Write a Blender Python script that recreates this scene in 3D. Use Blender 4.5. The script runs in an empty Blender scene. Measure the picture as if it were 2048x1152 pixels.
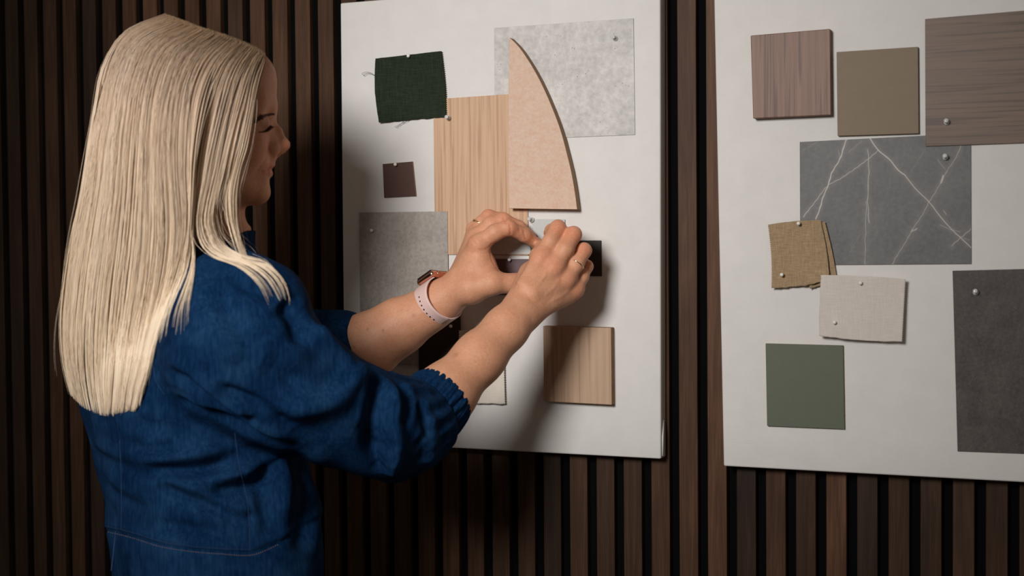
import bpy, bmesh, math, random
import numpy as np
from mathutils import Vector, Matrix
random.seed(7); rng = np.random.default_rng(7)
SC = bpy.context.scene; COL = SC.collection

# ------------------------------------------------------------------ camera
DIST, YAW, PITCH, ROLL, FPX = 1.878, .3962, -.0316, -.0084, 2844.4
_cy, _sy = math.cos(YAW), math.sin(YAW); _cp, _sp = math.cos(PITCH), math.sin(PITCH)
VF = np.array([-_sy*_cp, _cy*_cp, _sp]); _r = np.array([_cy, _sy, 0.]); _u = np.cross(_r, VF)
VR = math.cos(ROLL)*_r + math.sin(ROLL)*_u; VU = -math.sin(ROLL)*_r + math.cos(ROLL)*_u
CAM = np.array([0., -DIST, 1.45])
cd = bpy.data.cameras.new('camera'); cam = bpy.data.objects.new('camera', cd); COL.objects.link(cam)
cd.sensor_width = 36; cd.lens = 50; cd.clip_start = .05
cam.matrix_world = Matrix(((VR[0], VU[0], -VF[0], CAM[0]), (VR[1], VU[1], -VF[1], CAM[1]), (VR[2], VU[2], -VF[2], CAM[2]), (0, 0, 0, 1)))
cd.dof.use_dof = True; cd.dof.focus_distance = 1.95; cd.dof.aperture_fstop = 4.5
SC.camera = cam

# ------------------------------------------------------------------ light
w = bpy.data.worlds.new('world'); SC.world = w; w.use_nodes = True
w.node_tree.nodes['Background'].inputs[0].default_value = (1.0, .83, .66, 1)
w.node_tree.nodes['Background'].inputs[1].default_value = .11
def area(name, loc, target, size, power, color, spread=math.pi):
    d = bpy.data.lights.new(name, 'AREA'); d.shape = 'DISK'; d.size = size; d.energy = power; d.color = color; d.spread = spread
    o = bpy.data.objects.new(name, d); COL.objects.link(o); o.location = loc
    o.rotation_euler = (Vector(target) - Vector(loc)).to_track_quat('-Z', 'Y').to_euler(); return o
area('key_softbox', (-.76, -2.35, 2.10), (-.79, 0, 1.50), .60, 5.5, (1, .965, .935), math.radians(60))
vs = SC.view_settings
vs.view_transform = 'Standard'; vs.look = 'None'; vs.exposure = 0; vs.gamma = 1; vs.use_curve_mapping = False

# ------------------------------------------------------------------ helpers
def P(px, py, w):
    """point seen at photo pixel (px,py) lying w metres in front of the slat wall"""
    d = VF + (px-1024)/FPX*VR + (576-py)/FPX*VU
    return CAM + d*((DIST-w)/d[1])
def Pn(px, py, w):
    px, py, w = np.asarray(px, float), np.asarray(py, float), np.asarray(w, float)
    d = VF + ((px-1024)/FPX)[..., None]*VR + ((576-py)/FPX)[..., None]*VU
    return CAM + d*((DIST-w)/d[..., 1])[..., None]
def tag(o, label=None, cat=None, group=None, kind=None):
    if label: o['label'] = label
    if cat: o['category'] = cat
    if group: o['group'] = group
    if kind: o['kind'] = kind
    return o
def wloc(o):
    return o.location.copy() + (wloc(o.parent) if o.parent else Vector((0, 0, 0)))
def mkobj(name, V, F, mat, parent=None, smooth=False, origin=None, mats=None, midx=None):
    V = np.asarray(V, float)
    if origin is None: origin = (V.min(0)+V.max(0))/2
    me = bpy.data.meshes.new(name)
    if isinstance(F, np.ndarray):
        n, k = F.shape
        me.vertices.add(len(V)); me.vertices.foreach_set('co', (V-origin).astype(np.float32).ravel())
        me.loops.add(n*k); me.loops.foreach_set('vertex_index', F.astype(np.int32).ravel())
        me.polygons.add(n); me.polygons.foreach_set('loop_start', np.arange(0, n*k, k, dtype=np.int32))
        me.update(calc_edges=True)
    else:
        me.from_pydata([tuple(v) for v in V-origin], [], F); me.update()
    for m in (mats or [mat]): me.materials.append(m)
    if midx is not None: me.polygons.foreach_set('material_index', midx)
    if smooth: me.polygons.foreach_set('use_smooth', [True]*len(me.polygons))
    o = bpy.data.objects.new(name, me); COL.objects.link(o)
    if parent is not None:
        o.parent = parent; o.location = Vector(origin) - wloc(parent)
    else: o.location = origin
    return o
def bevel(o, w, seg=2):
    m = o.modifiers.new('bevel', 'BEVEL'); m.width = w; m.segments = seg; m.limit_method = 'ANGLE'; return o
def tube(pts, rad, sides=8, cap=True):
    pts = np.asarray(pts, float); n = len(pts); rad = np.broadcast_to(np.asarray(rad, float), (n,))
    T = np.gradient(pts, axis=0); T /= np.linalg.norm(T, axis=1)[:, None]+1e-12
    ref = np.array([0, 0, 1.]) if abs(T[0, 2]) < .9 else np.array([1., 0, 0])
    V = []; N = np.cross(T[0], ref); N /= np.linalg.norm(N)
    for i in range(n):
        N = N - T[i]*(N@T[i]); N /= np.linalg.norm(N)+1e-12; B = np.cross(T[i], N)
        for k in range(sides):
            a = 2*math.pi*k/sides; V.append(pts[i]+rad[i]*(math.cos(a)*N+math.sin(a)*B))
    F = [[i*sides+k, i*sides+(k+1) % sides, (i+1)*sides+(k+1) % sides, (i+1)*sides+k] for i in range(n-1) for k in range(sides)]
    if cap: F += [list(range(sides))[::-1], [(n-1)*sides+k for k in range(sides)]]
    return V, F
def merge(parts):
    V, F = [], []
    for v, f in parts:
        b = len(V); V += [tuple(x) for x in v]; F += [[i+b for i in q] for q in f]
    return V, F
def lathe(prof, c, axis, seg=16):
    """prof: (radius, height) pairs turned about axis from c"""
    axis = np.asarray(axis, float); axis /= np.linalg.norm(axis)
    a = np.cross(axis, [0, 0, 1.] if abs(axis[2]) < .9 else [1., 0, 0]); a /= np.linalg.norm(a); b = np.cross(axis, a)
    V = []; n = len(prof)
    for r, h in prof:
        for k in range(seg):
            t = 2*math.pi*k/seg; V.append(np.asarray(c)+axis*h+r*(math.cos(t)*a+math.sin(t)*b))
    F = [[i*seg+k, i*seg+(k+1) % seg, (i+1)*seg+(k+1) % seg, (i+1)*seg+k] for i in range(n-1) for k in range(seg)]
    F += [list(range(seg))[::-1], [(n-1)*seg+k for k in range(seg)]]
    return V, F
def catmull(pts, n):
    pts = np.asarray(pts, float); L = np.r_[0, np.cumsum(np.linalg.norm(np.diff(pts, axis=0), axis=1))]
    t = np.linspace(0, L[-1], n); i = np.clip(np.searchsorted(L, t, 'right')-1, 0, len(pts)-2)
    u = ((t-L[i])/(L[i+1]-L[i]))[:, None]
    p0 = pts[np.maximum(i-1, 0)]; p1 = pts[i]; p2 = pts[i+1]; p3 = pts[np.minimum(i+2, len(pts)-1)]
    d = (L[i+1]-L[i])[:, None]
    l0 = np.maximum(L[i]-L[np.maximum(i-1, 0)], 1e-9)[:, None]; l2 = np.maximum(L[np.minimum(i+2, len(pts)-1)]-L[i+1], 1e-9)[:, None]
    m1 = np.where((i > 0)[:, None], .5*((p1-p0)/l0+(p2-p1)/d), (p2-p1)/d)*d
    m2 = np.where((i < len(pts)-2)[:, None], .5*((p2-p1)/d+(p3-p2)/l2), (p2-p1)/d)*d
    return (2*u**3-3*u**2+1)*p1+(u**3-2*u**2+u)*m1+(-2*u**3+3*u**2)*p2+(u**3-u**2)*m2

# ------------------------------------------------------------------ materials
def s2l(c): return tuple(min(.85, 1.22*(x/255/12.92 if x/255 <= .04045 else ((x/255+.055)/1.055)**2.4)) for x in c)
class NT:
    def __init__(s, name, rough=.6, spec=.5):
        s.m = bpy.data.materials.new(name); s.m.use_nodes = True; s.t = s.m.node_tree; s.b = s.t.nodes['Principled BSDF']
        s.b.inputs['Roughness'].default_value = rough; s.b.inputs['Specular IOR Level'].default_value = spec
        s.co = s.t.nodes.new('ShaderNodeTexCoord').outputs['Object']
    def n(s, kind, **kw):
        x = s.t.nodes.new(kind)
        for k, v in kw.items():
            if k.startswith('i_'):
                key = k[2:].replace('_', ' '); x.inputs[key].default_value = v
            else: setattr(x, k, v)
        return x
    def l(s, a, b): s.t.links.new(a, b)
    def map(s, scale, src=None, rot=(0, 0, 0), loc=(0, 0, 0)):
        x = s.n('ShaderNodeMapping'); x.inputs['Scale'].default_value = scale; x.inputs['Rotation'].default_value = rot; x.inputs['Location'].default_value = loc
        s.l(src or s.co, x.inputs['Vector']); return x.outputs[0]
    def noise(s, vec, scale, detail=4, rough=.55, dist=0):
        x = s.n('ShaderNodeTexNoise', i_Scale=scale, i_Detail=detail, i_Roughness=rough, i_Distortion=dist); s.l(vec, x.inputs['Vector']); return x.outputs['Fac']
    def ramp(s, fac, stops):
        x = s.n('ShaderNodeValToRGB'); e = x.color_ramp.elements
        while len(e) < len(stops): e.new(.5)
        for k, (p, c) in enumerate(stops): e[k].position = p; e[k].color = (*c, 1) if len(c) == 3 else c
        s.l(fac, x.inputs[0]); return x.outputs[0]
    def mix(s, fac, a, b, mode='MIX'):
        x = s.n('ShaderNodeMix', data_type='RGBA', blend_type=mode)
        for v, k in ((fac, 0), (a, 6), (b, 7)):
            if isinstance(v, (int, float)): x.inputs[k].default_value = v
            elif isinstance(v, tuple): x.inputs[k].default_value = (*v, 1)[:4]
            else: s.l(v, x.inputs[k])
        return x.outputs[2]
    def math(s, op, a, b=0.):
        x = s.n('ShaderNodeMath', operation=op)
        for v, k in ((a, 0), (b, 1)):
            if isinstance(v, (int, float)): x.inputs[k].default_value = v
            else: s.l(v, x.inputs[k])
        return x.outputs[0]
    def col(s, c):
        if isinstance(c, tuple): s.b.inputs['Base Color'].default_value = (*c, 1)
        else: s.l(c, s.b.inputs['Base Color'])
    def bump(s, h, strength=.3, dist=.001):
        x = s.n('ShaderNodeBump', i_Strength=strength, i_Distance=dist); s.l(h, x.inputs['Height']); s.l(x.outputs[0], s.b.inputs['Normal'])
def plain(name, rgb, rough=.6, spec=.5, var=.06, metal=0., bump=0.):
    t = NT(name, rough, spec); c = s2l(rgb); n = t.noise(t.co, 90, 3)
    t.col(t.mix(n, tuple(x*(1-var) for x in c), tuple(min(1, x*(1+var)) for x in c))); t.b.inputs['Metallic'].default_value = metal
    if bump: t.bump(t.noise(t.co, 900, 2), bump, .0004)
    return t.m
def wood(name, dark, light, axis='z', scale=1., rough=.55, rings=.5, fine=1., spec=.4, seed=0.):
    t = NT(name, rough, spec)
    k = {'z': (1, 1, .055), 'x': (.055, 1, 1)}[axis]
    v = t.map(k, loc=(seed, seed*.3, seed*.7))
    wob = t.noise(v, 14*scale, 3, .5)
    big = t.noise(v, 30*scale, 4, .6, 1.2)
    w_ = t.n('ShaderNodeTexWave', wave_type='BANDS', bands_direction='X' if axis == 'z' else 'Z', i_Scale=34*scale, i_Distortion=9., i_Detail=3., i_Detail_Scale=.7)
    t.l(v, w_.inputs['Vector'])
    kf = {'z': (1, 1, .02), 'x': (.02, 1, 1)}[axis]
    fn = t.noise(t.map(kf), 1100*scale, 2, .7)
    st = t.noise(t.map({'z': (1, 1, .03), 'x': (.03, 1, 1)}[axis], loc=(seed, seed, seed)), 190*scale, 4, .7, .5); a = t.mix(rings*.5, big, w_.outputs['Fac']); a = t.mix(.45, a, st); a = t.mix(.30*fine, a, fn); a = t.mix(.2, a, wob); ln = t.noise(t.map({'z': (1, 1, .02), 'x': (.02, 1, 1)}[axis], loc=(seed+5, seed, seed)), 290*scale, 2, .5, .4); lnf = t.ramp(ln, [(.38, (1, 1, 1)), (.47, (0, 0, 0))]); a = t.mix(t.math('MULTIPLY', lnf, .62), a, (.12, .12, .12))
    t.col(t.ramp(a, [(.22, s2l(dark)), (.50, tuple((p+q)/2 for p, q in zip(s2l(dark), s2l(light)))), (.74, s2l(light))]))
    t.bump(fn, .25, .0004); return t.m
def concrete(name, c1, c2, spot, rough=.6, sc=1., spots=.5):
    t = NT(name, rough, .35)
    big = t.noise(t.co, 14*sc, 6, .62); med = t.noise(t.co, 110*sc, 5, .7)
    base = t.ramp(t.mix(.45, big, med), [(.33, s2l(c1)), (.62, s2l(c2))])
    v = t.n('ShaderNodeTexVoronoi', i_Scale=190*sc); t.l(t.co, v.inputs['Vector'])
    thin = t.math('LESS_THAN', v.outputs['Distance'], t.math('MULTIPLY', t.noise(t.co, 85*sc, 1), .26)); gate = t.math('GREATER_THAN', t.noise(t.co, 60*sc, 2), 1-spots)
    t.col(t.mix(t.math('MULTIPLY', t.math('MULTIPLY', thin, gate), .75), base, s2l(spot)))
    t.bump(med, .2, .0005); return t.m
def linen(name, c1, c2, thread=1500, rough=.85):
    t = NT(name, rough, .15)
    a = t.noise(t.map((1, 1, .05)), thread*.55, 2, .6); b = t.noise(t.map((.05, 1, 1)), thread*.55, 2, .6)
    wv = t.n('ShaderNodeTexWave', bands_direction='X', i_Scale=thread/6.3); t.l(t.co, wv.inputs['Vector'])
    wh = t.n('ShaderNodeTexWave', bands_direction='Z', i_Scale=thread/6.3); t.l(t.co, wh.inputs['Vector'])
    ab = t.math('MULTIPLY', t.math('ADD', a, b), .5)
    t.col(t.ramp(t.mix(.25, ab, t.math('MULTIPLY', wv.outputs['Fac'], wh.outputs['Fac'])), [(.3, s2l(c1)), (.62, s2l(c2))]))
    t.bump(t.math('ADD', ab, t.math('MULTIPLY', t.math('MULTIPLY', wv.outputs['Fac'], wh.outputs['Fac']), .5)), .5, .0006)
    t.b.inputs['Sheen Weight'].default_value = .1; return t.m

M = {}
# slats: tone changes from slat to slat, with light falloff painted in at left
t = NT('dark_oak_slat', .55, .2)
sep = t.n('ShaderNodeSeparateXYZ'); t.l(t.co, sep.inputs[0])
idx = t.math('FLOOR', t.math('DIVIDE', t.math('ADD', sep.outputs[0], .002), .04))
wn = t.n('ShaderNodeTexWhiteNoise', noise_dimensions='1D'); t.l(idx, wn.inputs['W'])
off = t.n('ShaderNodeCombineXYZ'); t.l(t.math('MULTIPLY', wn.outputs['Value'], 37.), off.inputs[2]); t.l(t.math('MULTIPLY', idx, 3.7), off.inputs[0])
va = t.n('ShaderNodeVectorMath', operation='ADD'); t.l(t.co, va.inputs[0]); t.l(off.outputs[0], va.inputs[1])
g1 = t.noise(t.map((1, .3, .045), va.outputs[0]), 70, 5, .65, 1.5); g2 = t.noise(t.map((1, .3, .012), va.outputs[0]), 900, 2, .7)
g3 = t.noise(t.map((1, .3, .35), va.outputs[0]), 16, 3, .5, .6)
gg = t.mix(.35, t.mix(.35, g1, g3), g2)
cw = t.ramp(gg, [(.3, (.025, .011, .0052)), (.5, (.072, .036, .0185)), (.72, (.16, .088, .048))])
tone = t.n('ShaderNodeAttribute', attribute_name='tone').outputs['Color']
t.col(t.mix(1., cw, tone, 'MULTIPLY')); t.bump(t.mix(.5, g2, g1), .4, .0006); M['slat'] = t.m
M['felt'] = plain('black_felt', (9, 9, 10), .95, .05)
M['floor'] = wood('floor_oak', (70, 52, 40), (120, 92, 70), 'x', .3)
# canvas
t = NT('primed_canvas', .75, .2)
wv = t.n('ShaderNodeTexWave', bands_direction='X', i_Scale=190., i_Distortion=.6); t.l(t.co, wv.inputs['Vector'])
wh = t.n('ShaderNodeTexWave', bands_direction='Z', i_Scale=190., i_Distortion=.6); t.l(t.co, wh.inputs['Vector'])
t.col(t.ramp(t.noise(t.co, 40, 3), [(.3, (.70, .685, .665)), (.7, (.735, .72, .70))]))
t.bump(t.math('ADD', t.math('ADD', wv.outputs['Fac'], wh.outputs['Fac']), t.math('MULTIPLY', t.noise(t.map((1, 1, .1)), 700, 2), 1.5)), .18, .0005); M['canvas'] = t.m
M['oak'] = wood('light_oak_veneer', (162, 128, 101), (203, 170, 140), 'z', 1.0, .5, .45, .8)
M['oak2'] = wood('pale_oak', (150, 121, 98), (188, 161, 136), 'z', .8, .5, .5, .8, seed=3.)
M['oak_edge'] = plain('raw_chipboard_edge', (136, 108, 84), .9, .1, .35)
M['walnut'] = wood('reddish_walnut', (82, 60, 50), (136, 104, 88), 'z', .9, .5, .5, 1., seed=1.)
M['walnut_edge'] = plain('walnut_edge', (96, 66, 50), .6)
M['walnut_h'] = wood('grey_brown_walnut', (78, 64, 55), (118, 97, 83), 'x', .9, .5, .35, 1., seed=2.)
M['cement'] = concrete('light_cement', (158, 156, 154), (197, 194, 191), (95, 94, 92), .6, 1., .42)
M['terrazzo'] = concrete('grey_stone_laminate', (128, 122, 116), (160, 154, 147), (62, 58, 56), .55, 1.5, .55)
M['rust'] = concrete('dark_rusted_stone', (50, 46, 45), (82, 75, 73), (120, 112, 108), .6, 2.2, .5)
t = NT('pink_beige_mdf', .85, .15)
n1 = t.noise(t.co, 260, 4, .75); n2 = t.noise(t.map((1, 1, 1.6)), 90, 3, .6)
t.col(t.ramp(t.mix(.4, n1, n2), [(.30, s2l((188, 152, 132))), (.5, s2l((193, 167, 149))), (.70, s2l((196, 180, 165)))])); M['mdf'] = t.m
M['mdf_edge'] = plain('mdf_edge', (146, 120, 98), .9, .1, .15)
M['green_linen'] = linen('dark_green_linen', (20, 27, 19), (44, 54, 39), 1500)
M['tan_linen'] = linen('tan_linen', (124, 104, 80), (172, 149, 119), 1900)
M['white_linen'] = linen('off_white_linen', (186, 178, 170), (205, 198, 192), 1700)
M['cream_felt'] = linen('cream_boucle', (196, 188, 176), (208, 201, 190), 1500)
M['brown_paint'] = plain('matt_brown_lacquer', (78, 56, 50), .5, .3)
M['taupe_paint'] = plain('taupe_lacquer', (92, 76, 78), .35, .5)
M['olive'] = plain('olive_brown_laminate', (118, 104, 86), .6, .3)
M['olive_edge'] = plain('olive_edge', (84, 68, 50), .7, .2)
M['sage'] = plain('sage_green_laminate', (87, 93, 80), .6, .3)
M['sage_edge'] = plain('sage_edge', (110, 96, 62), .7, .2)
M['greyblue'] = plain('pale_grey_lacquer', (176, 178, 176), .5, .4)
M['palegrey'] = plain('pale_cool_grey_lacquer', (186, 188, 184), .5, .4)
M['green_card'] = plain('green_lacquer', (74, 92, 76), .5, .4)
M['black_card'] = plain('black_lacquer', (30, 28, 26), .45, .4)
M['pearl'] = plain('pearl_white', (222, 216, 208), .22, .6, .02)
M['steel'] = plain('pin_steel', (170, 170, 172), .3, .5, .02, 1.)
t = NT('clear_plastic', .05, .6); t.b.inputs['Transmission Weight'].default_value = .45; t.b.inputs['IOR'].default_value = 1.45; t.col((.95, .95, .95)); M['clear'] = t.m
t = NT('rose_gold', .22, .6); t.b.inputs['Metallic'].default_value = 1; t.col((.80, .47, .36)); M['rosegold'] = t.m
t = NT('gold', .2, .6); t.b.inputs['Metallic'].default_value = 1; t.col((.85, .62, .36)); M['gold'] = t.m
M['strap'] = plain('pale_pink_rubber', (214, 184, 178), .55, .4, .02)
M['glass_black'] = plain('black_glass', (8, 8, 9), .08, .6, .02)
M['hole'] = plain('strap_hole', (60, 40, 40), .8, .2)
# marble reads a colour attribute
t = NT('veined_charcoal_stone', .5, .4)
at = t.n('ShaderNodeAttribute', attribute_name='vein'); n = t.mix(.5, t.noise(t.co, 22, 6, .65), t.noise(t.co, 160, 4, .7))
base = t.ramp(n, [(.3, s2l((70, 70, 71))), (.65, s2l((98, 98, 98)))])
t.col(t.mix(at.outputs['Fac'], base, s2l((176, 170, 163)))); M['marble'] = t.m
# skin
t = NT('skin', .54, .35)
at = t.n('ShaderNodeAttribute', attribute_name='tint')
n = t.mix(.5, t.noise(t.co, 55, 4, .6), t.noise(t.co, 420, 3, .6))
base = t.ramp(n, [(.3, (.57, .265, .150)), (.5, (.65, .32, .190)), (.7, (.71, .375, .24))])
t.col(t.mix(1., base, at.outputs['Color'], 'MULTIPLY'))
t.b.inputs['Subsurface Weight'].default_value = .12; t.b.inputs['Subsurface Radius'].default_value = (.012, .004, .002); t.b.inputs['Subsurface Scale'].default_value = .6
vv = t.n('ShaderNodeTexVoronoi', i_Scale=900.); t.l(t.co, vv.inputs['Vector'])
t.bump(t.math('ADD', vv.outputs['Distance'], t.math('MULTIPLY', t.noise(t.co, 130, 3), 4.)), .2, .0006); M['skin'] = t.m
# denim
def denim(name, k=1.):
    t = NT(name, .86, .04)
    tw = t.n('ShaderNodeTexWave', bands_direction='DIAGONAL', i_Scale=400., i_Distortion=1.2, i_Detail=1.); t.l(t.co, tw.inputs['Vector'])
    slub = t.noise(t.map((1, 1, .08)), 330, 3, .65); big = t.noise(t.co, 16, 5, .7)
    f = t.mix(.5, t.mix(.35, slub, tw.outputs['Fac']), big)
    t.col(t.ramp(f, [(.30, (.0010*k, .0058*k, .020*k)), (.5, (.0026*k, .021*k, .070*k)), (.76, (.026*k, .080*k, .170*k))]))
    t.bump(t.mix(.5, tw.outputs['Fac'], slub), .3, .0006); return t.m
M['denim'] = denim('blue_denim'); M['stitch'] = plain('stitch_thread', (150, 130, 120), .8, .1); M['stitch2'] = plain('pale_blue_seam', (70, 95, 135), .8, .1)
# hair
t = NT('blonde_hair', .5, .18)
at = t.n('ShaderNodeAttribute', attribute_name='tone'); t.col(at.outputs['Color'])
t.b.inputs['Anisotropic'].default_value = .0; M['hair'] = t.m
M['brow'] = plain('brow_hair', (70, 48, 36), .6, .2); M['shoe'] = plain('white_leather', (200, 198, 194), .5)
M['thread'] = plain('loose_thread', (70, 76, 74), .8, .1)

# ------------------------------------------------------------------ slat wall, floor
SX = -1.6595
def box(x0, x1, y0, y1, z0, z1):
    V = [(x, y, z) for x in (x0, x1) for y in (y0, y1) for z in (z0, z1)]
    return V, [[0, 1, 3, 2], [4, 6, 7, 5], [0, 4, 5, 1], [2, 3, 7, 6], [0, 2, 6, 4], [1, 5, 7, 3]]
wall = mkobj('wall_back', *box(SX-.04*22, SX+.04*62, .011, .03, 0, 2.6), M['felt']); tag(wall, 'black felt backing of the slatted wall', kind='structure')
parts = []
for i in range(-22, 62):
    x = SX+.04*i; parts.append(box(x, x+.0262, 0, .011, .004, 2.6))
V, F = merge(parts)
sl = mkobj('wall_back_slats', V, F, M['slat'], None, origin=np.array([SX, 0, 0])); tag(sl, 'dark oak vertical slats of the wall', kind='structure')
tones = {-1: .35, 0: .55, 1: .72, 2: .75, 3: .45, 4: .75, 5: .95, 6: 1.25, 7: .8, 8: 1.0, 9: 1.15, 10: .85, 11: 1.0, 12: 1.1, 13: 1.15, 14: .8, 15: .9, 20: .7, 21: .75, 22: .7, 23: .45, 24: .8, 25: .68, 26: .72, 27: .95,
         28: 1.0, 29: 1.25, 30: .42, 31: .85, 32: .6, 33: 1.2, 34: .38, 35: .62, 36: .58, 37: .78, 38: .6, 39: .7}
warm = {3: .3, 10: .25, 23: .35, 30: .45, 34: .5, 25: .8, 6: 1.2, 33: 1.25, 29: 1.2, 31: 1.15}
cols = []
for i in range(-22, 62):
    k = (.72 if i <= 4 else .9)*tones.get(i, .35 if i < 0 else float(np.random.default_rng(i+50).uniform(.5, 1.1))); wm = warm.get(i, float(np.random.default_rng(i+90).uniform(.7, 1.1)))  # leftmost slats darkened in their pigment, standing in for the key light's falloff
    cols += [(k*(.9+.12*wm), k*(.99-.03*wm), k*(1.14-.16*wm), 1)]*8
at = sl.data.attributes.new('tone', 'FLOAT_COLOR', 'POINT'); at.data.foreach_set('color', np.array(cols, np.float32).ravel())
bevel(sl, .0006, 1)
fl = mkobj('floor', *box(SX-.04*22, SX+.04*62, -3.2, .03, -.03, 0), M['floor']); tag(fl, 'wooden floor', kind='structure')

# ------------------------------------------------------------------ boards and samples
BT = .025                                   # canvas thickness
def slab(name, quad, w0, th, mat, label, cat='sample', bev=.0004, edge=None, group=None):
    """quad: four photo corners (tl,tr,br,bl) of the front face; back lies w0 in front of the wall"""
    f = [P(x, y, w0+th) for x, y in quad]; b = [p+np.array([0, th, 0]) for p in f]
    V = f+b; F = [[3, 2, 1, 0], [4, 5, 6, 7], [0, 1, 5, 4], [1, 2, 6, 5], [2, 3, 7, 6], [3, 0, 4, 7]]
    o = mkobj(name, V, F, mat, mats=[mat, edge or mat], midx=[0, 1, 1, 1, 1, 1])
    if bev: bevel(o, bev, 2)
    return tag(o, label, cat, group)
def board(tl, bl, br, tr, label):
    f = [tl, tr, br, bl]; b = [p+np.array([0, BT-.0005, 0]) for p in f]
    # slightly folded corners: subdivided front with a soft bulge inward
    n = 14; V = []; F = []
    for j in range(n+1):
        for i in range(n+1):
            u, v = i/n, j/n; p = f[0]*(1-u)*(1-v)+f[1]*u*(1-v)+f[2]*u*v+f[3]*(1-u)*v
            V.append(p)
    F = [[j*(n+1)+i, (j+1)*(n+1)+i, (j+1)*(n+1)+i+1, j*(n+1)+i+1] for j in range(n) for i in range(n)]
    ring = [i for i in range(n+1)]+[(j)*(n+1)+n for j in range(1, n+1)]+[n*(n+1)+i for i in range(n-1, -1, -1)]+[j*(n+1) for j in range(n-1, 0, -1)]
    nb = len(V); V += [V[i]+np.array([0, BT-.0005, 0]) for i in ring]; k = len(ring)
    F += [[ring[a], ring[(a+1) % k], nb+(a+1) % k, nb+a] for a in range(k)]; F.append([nb+a for a in range(k)])
    o = mkobj('canvas_board', V, F, M['canvas'], smooth=False); bevel(o, .0025, 3)
    for p in o.data.polygons: p.use_smooth = True
    bm = bmesh.new(); bm.from_mesh(o.data); bmesh.ops.recalc_face_normals(bm, faces=bm.faces); bm.to_mesh(o.data); bm.free()
    # fold of the wrapped canvas at the right side corner
    fo = f[2]; v = np.array([0, 0, 1.])
    q = tube([fo+np.array([.0007, .006, .004]), fo+np.array([.0009, .0065, .03]), fo+np.array([.0007, .012, .052])], [.0012, .0013, .0004], 6)
    mkobj('corner_fold', q[0], q[1], M['canvas'], o, smooth=True)
    return tag(o, label, 'canvas board')
tl, br, tr0, bl0 = P(680.3, 6, BT), P(1321.6, 918.3, BT), P(1320.4, 0, BT), P(686.6, 640, BT)
up = (tr0-br)/np.linalg.norm(tr0-br); dn = (bl0-tl)/np.linalg.norm(bl0-tl); H = .6517
board(tl, tl+dn*H, br, br+up*H, 'large white canvas board behind the woman\'s hands with wood, stone and fabric samples')
b2 = P(1447, 932.5, BT); bx = P(2048, 965, BT)-b2; bx = bx/np.linalg.norm(bx); t2 = P(1427.8, 0, BT)-b2; t2 /= np.linalg.norm(t2)
board(b2+t2*H, b2, b2+bx*.489, b2+bx*.489+t2*H, 'right-hand white canvas board with walnut, olive, marble and sage samples')

def cloth(name, quad, w0, mat, label, zig='', amp=.0012, wave=.0015, bow=(0, 0, 0, 0), cat='fabric swatch', n=64, seed=0, lift=.0, parent=None):
    """quad tl,tr,br,bl in photo pixels; zig: which sides (l,r,t,b) are pinked; bow: outward bulge of t,r,b,l sides in px"""
    tl, tr, br, bl = [np.array(q, float) for q in quad]; r_ = np.random.default_rng(seed)
    ph = r_.uniform(0, 6.28, 6); rag = {k: np.convolve(r_.normal(0, 1, n+9), np.ones(5)/5, 'valid')[:n+1] for k in 'trbl'}
    G = np.zeros((n+1, n+1, 3)); 
    for j in range(n+1):
        for i in range(n+1):
            u, v = i/n, j/n
            p = tl*(1-u)*(1-v)+tr*u*(1-v)+br*u*v+bl*(1-u)*v
            sx = math.sin(math.pi*v); sy = math.sin(math.pi*u)
            p = p+np.array([bow[1]*sx*u-bow[3]*sx*(1-u), -bow[0]*sy*(1-v)+bow[2]*sy*v])
            e = 1.3*amp*1000
            if i == n: p[0] += (e*(.9 if j % 2 else -.9) if 'r' in zig else .5*rag['r'][j])
            if i == 0: p[0] += (e*(.9 if j % 2 else -.9) if 'l' in zig else .5*rag['l'][j])
            if j == n: p[1] += (e*(.9 if i % 2 else -.9) if 'b' in zig else 1.1*rag['b'][i])
            if j == 0: p[1] += (e*(.9 if i % 2 else -.9) if 't' in zig else .3*rag['t'][i])
            wv = w0+.0010+wave*(.5+.5*math.sin(3.1*u+2.2*v+ph[0]))*(.35+abs(u-.5)+abs(v-.5))+.35*wave*(1+math.sin(9*u-5*v+ph[1]))+lift*(v**3)
            G[j, i] = (p[0], p[1], wv)
    Vf = Pn(G[..., 0], G[..., 1], G[..., 2]).reshape(-1, 3); Vb = Vf+np.array([0, .0007, 0]); m = n+1; N = m*m
    F = [[j*m+i, (j+1)*m+i, (j+1)*m+i+1, j*m+i+1] for j in range(n) for i in range(n)]
    F += [[N+a for a in q[::-1]] for q in F]
    for a in range(n):
        F += [[a, a+1, N+a+1, N+a], [n*m+a+1, n*m+a, N+n*m+a, N+n*m+a+1], [(a+1)*m, a*m, N+a*m, N+(a+1)*m], [a*m+n, (a+1)*m+n, N+(a+1)*m+n, N+a*m+n]]
    o = mkobj(name, np.r_[Vf, Vb], F, mat, parent, smooth=True)
    if parent is None: tag(o, label, cat)
    return o

S = BT+.0005
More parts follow.
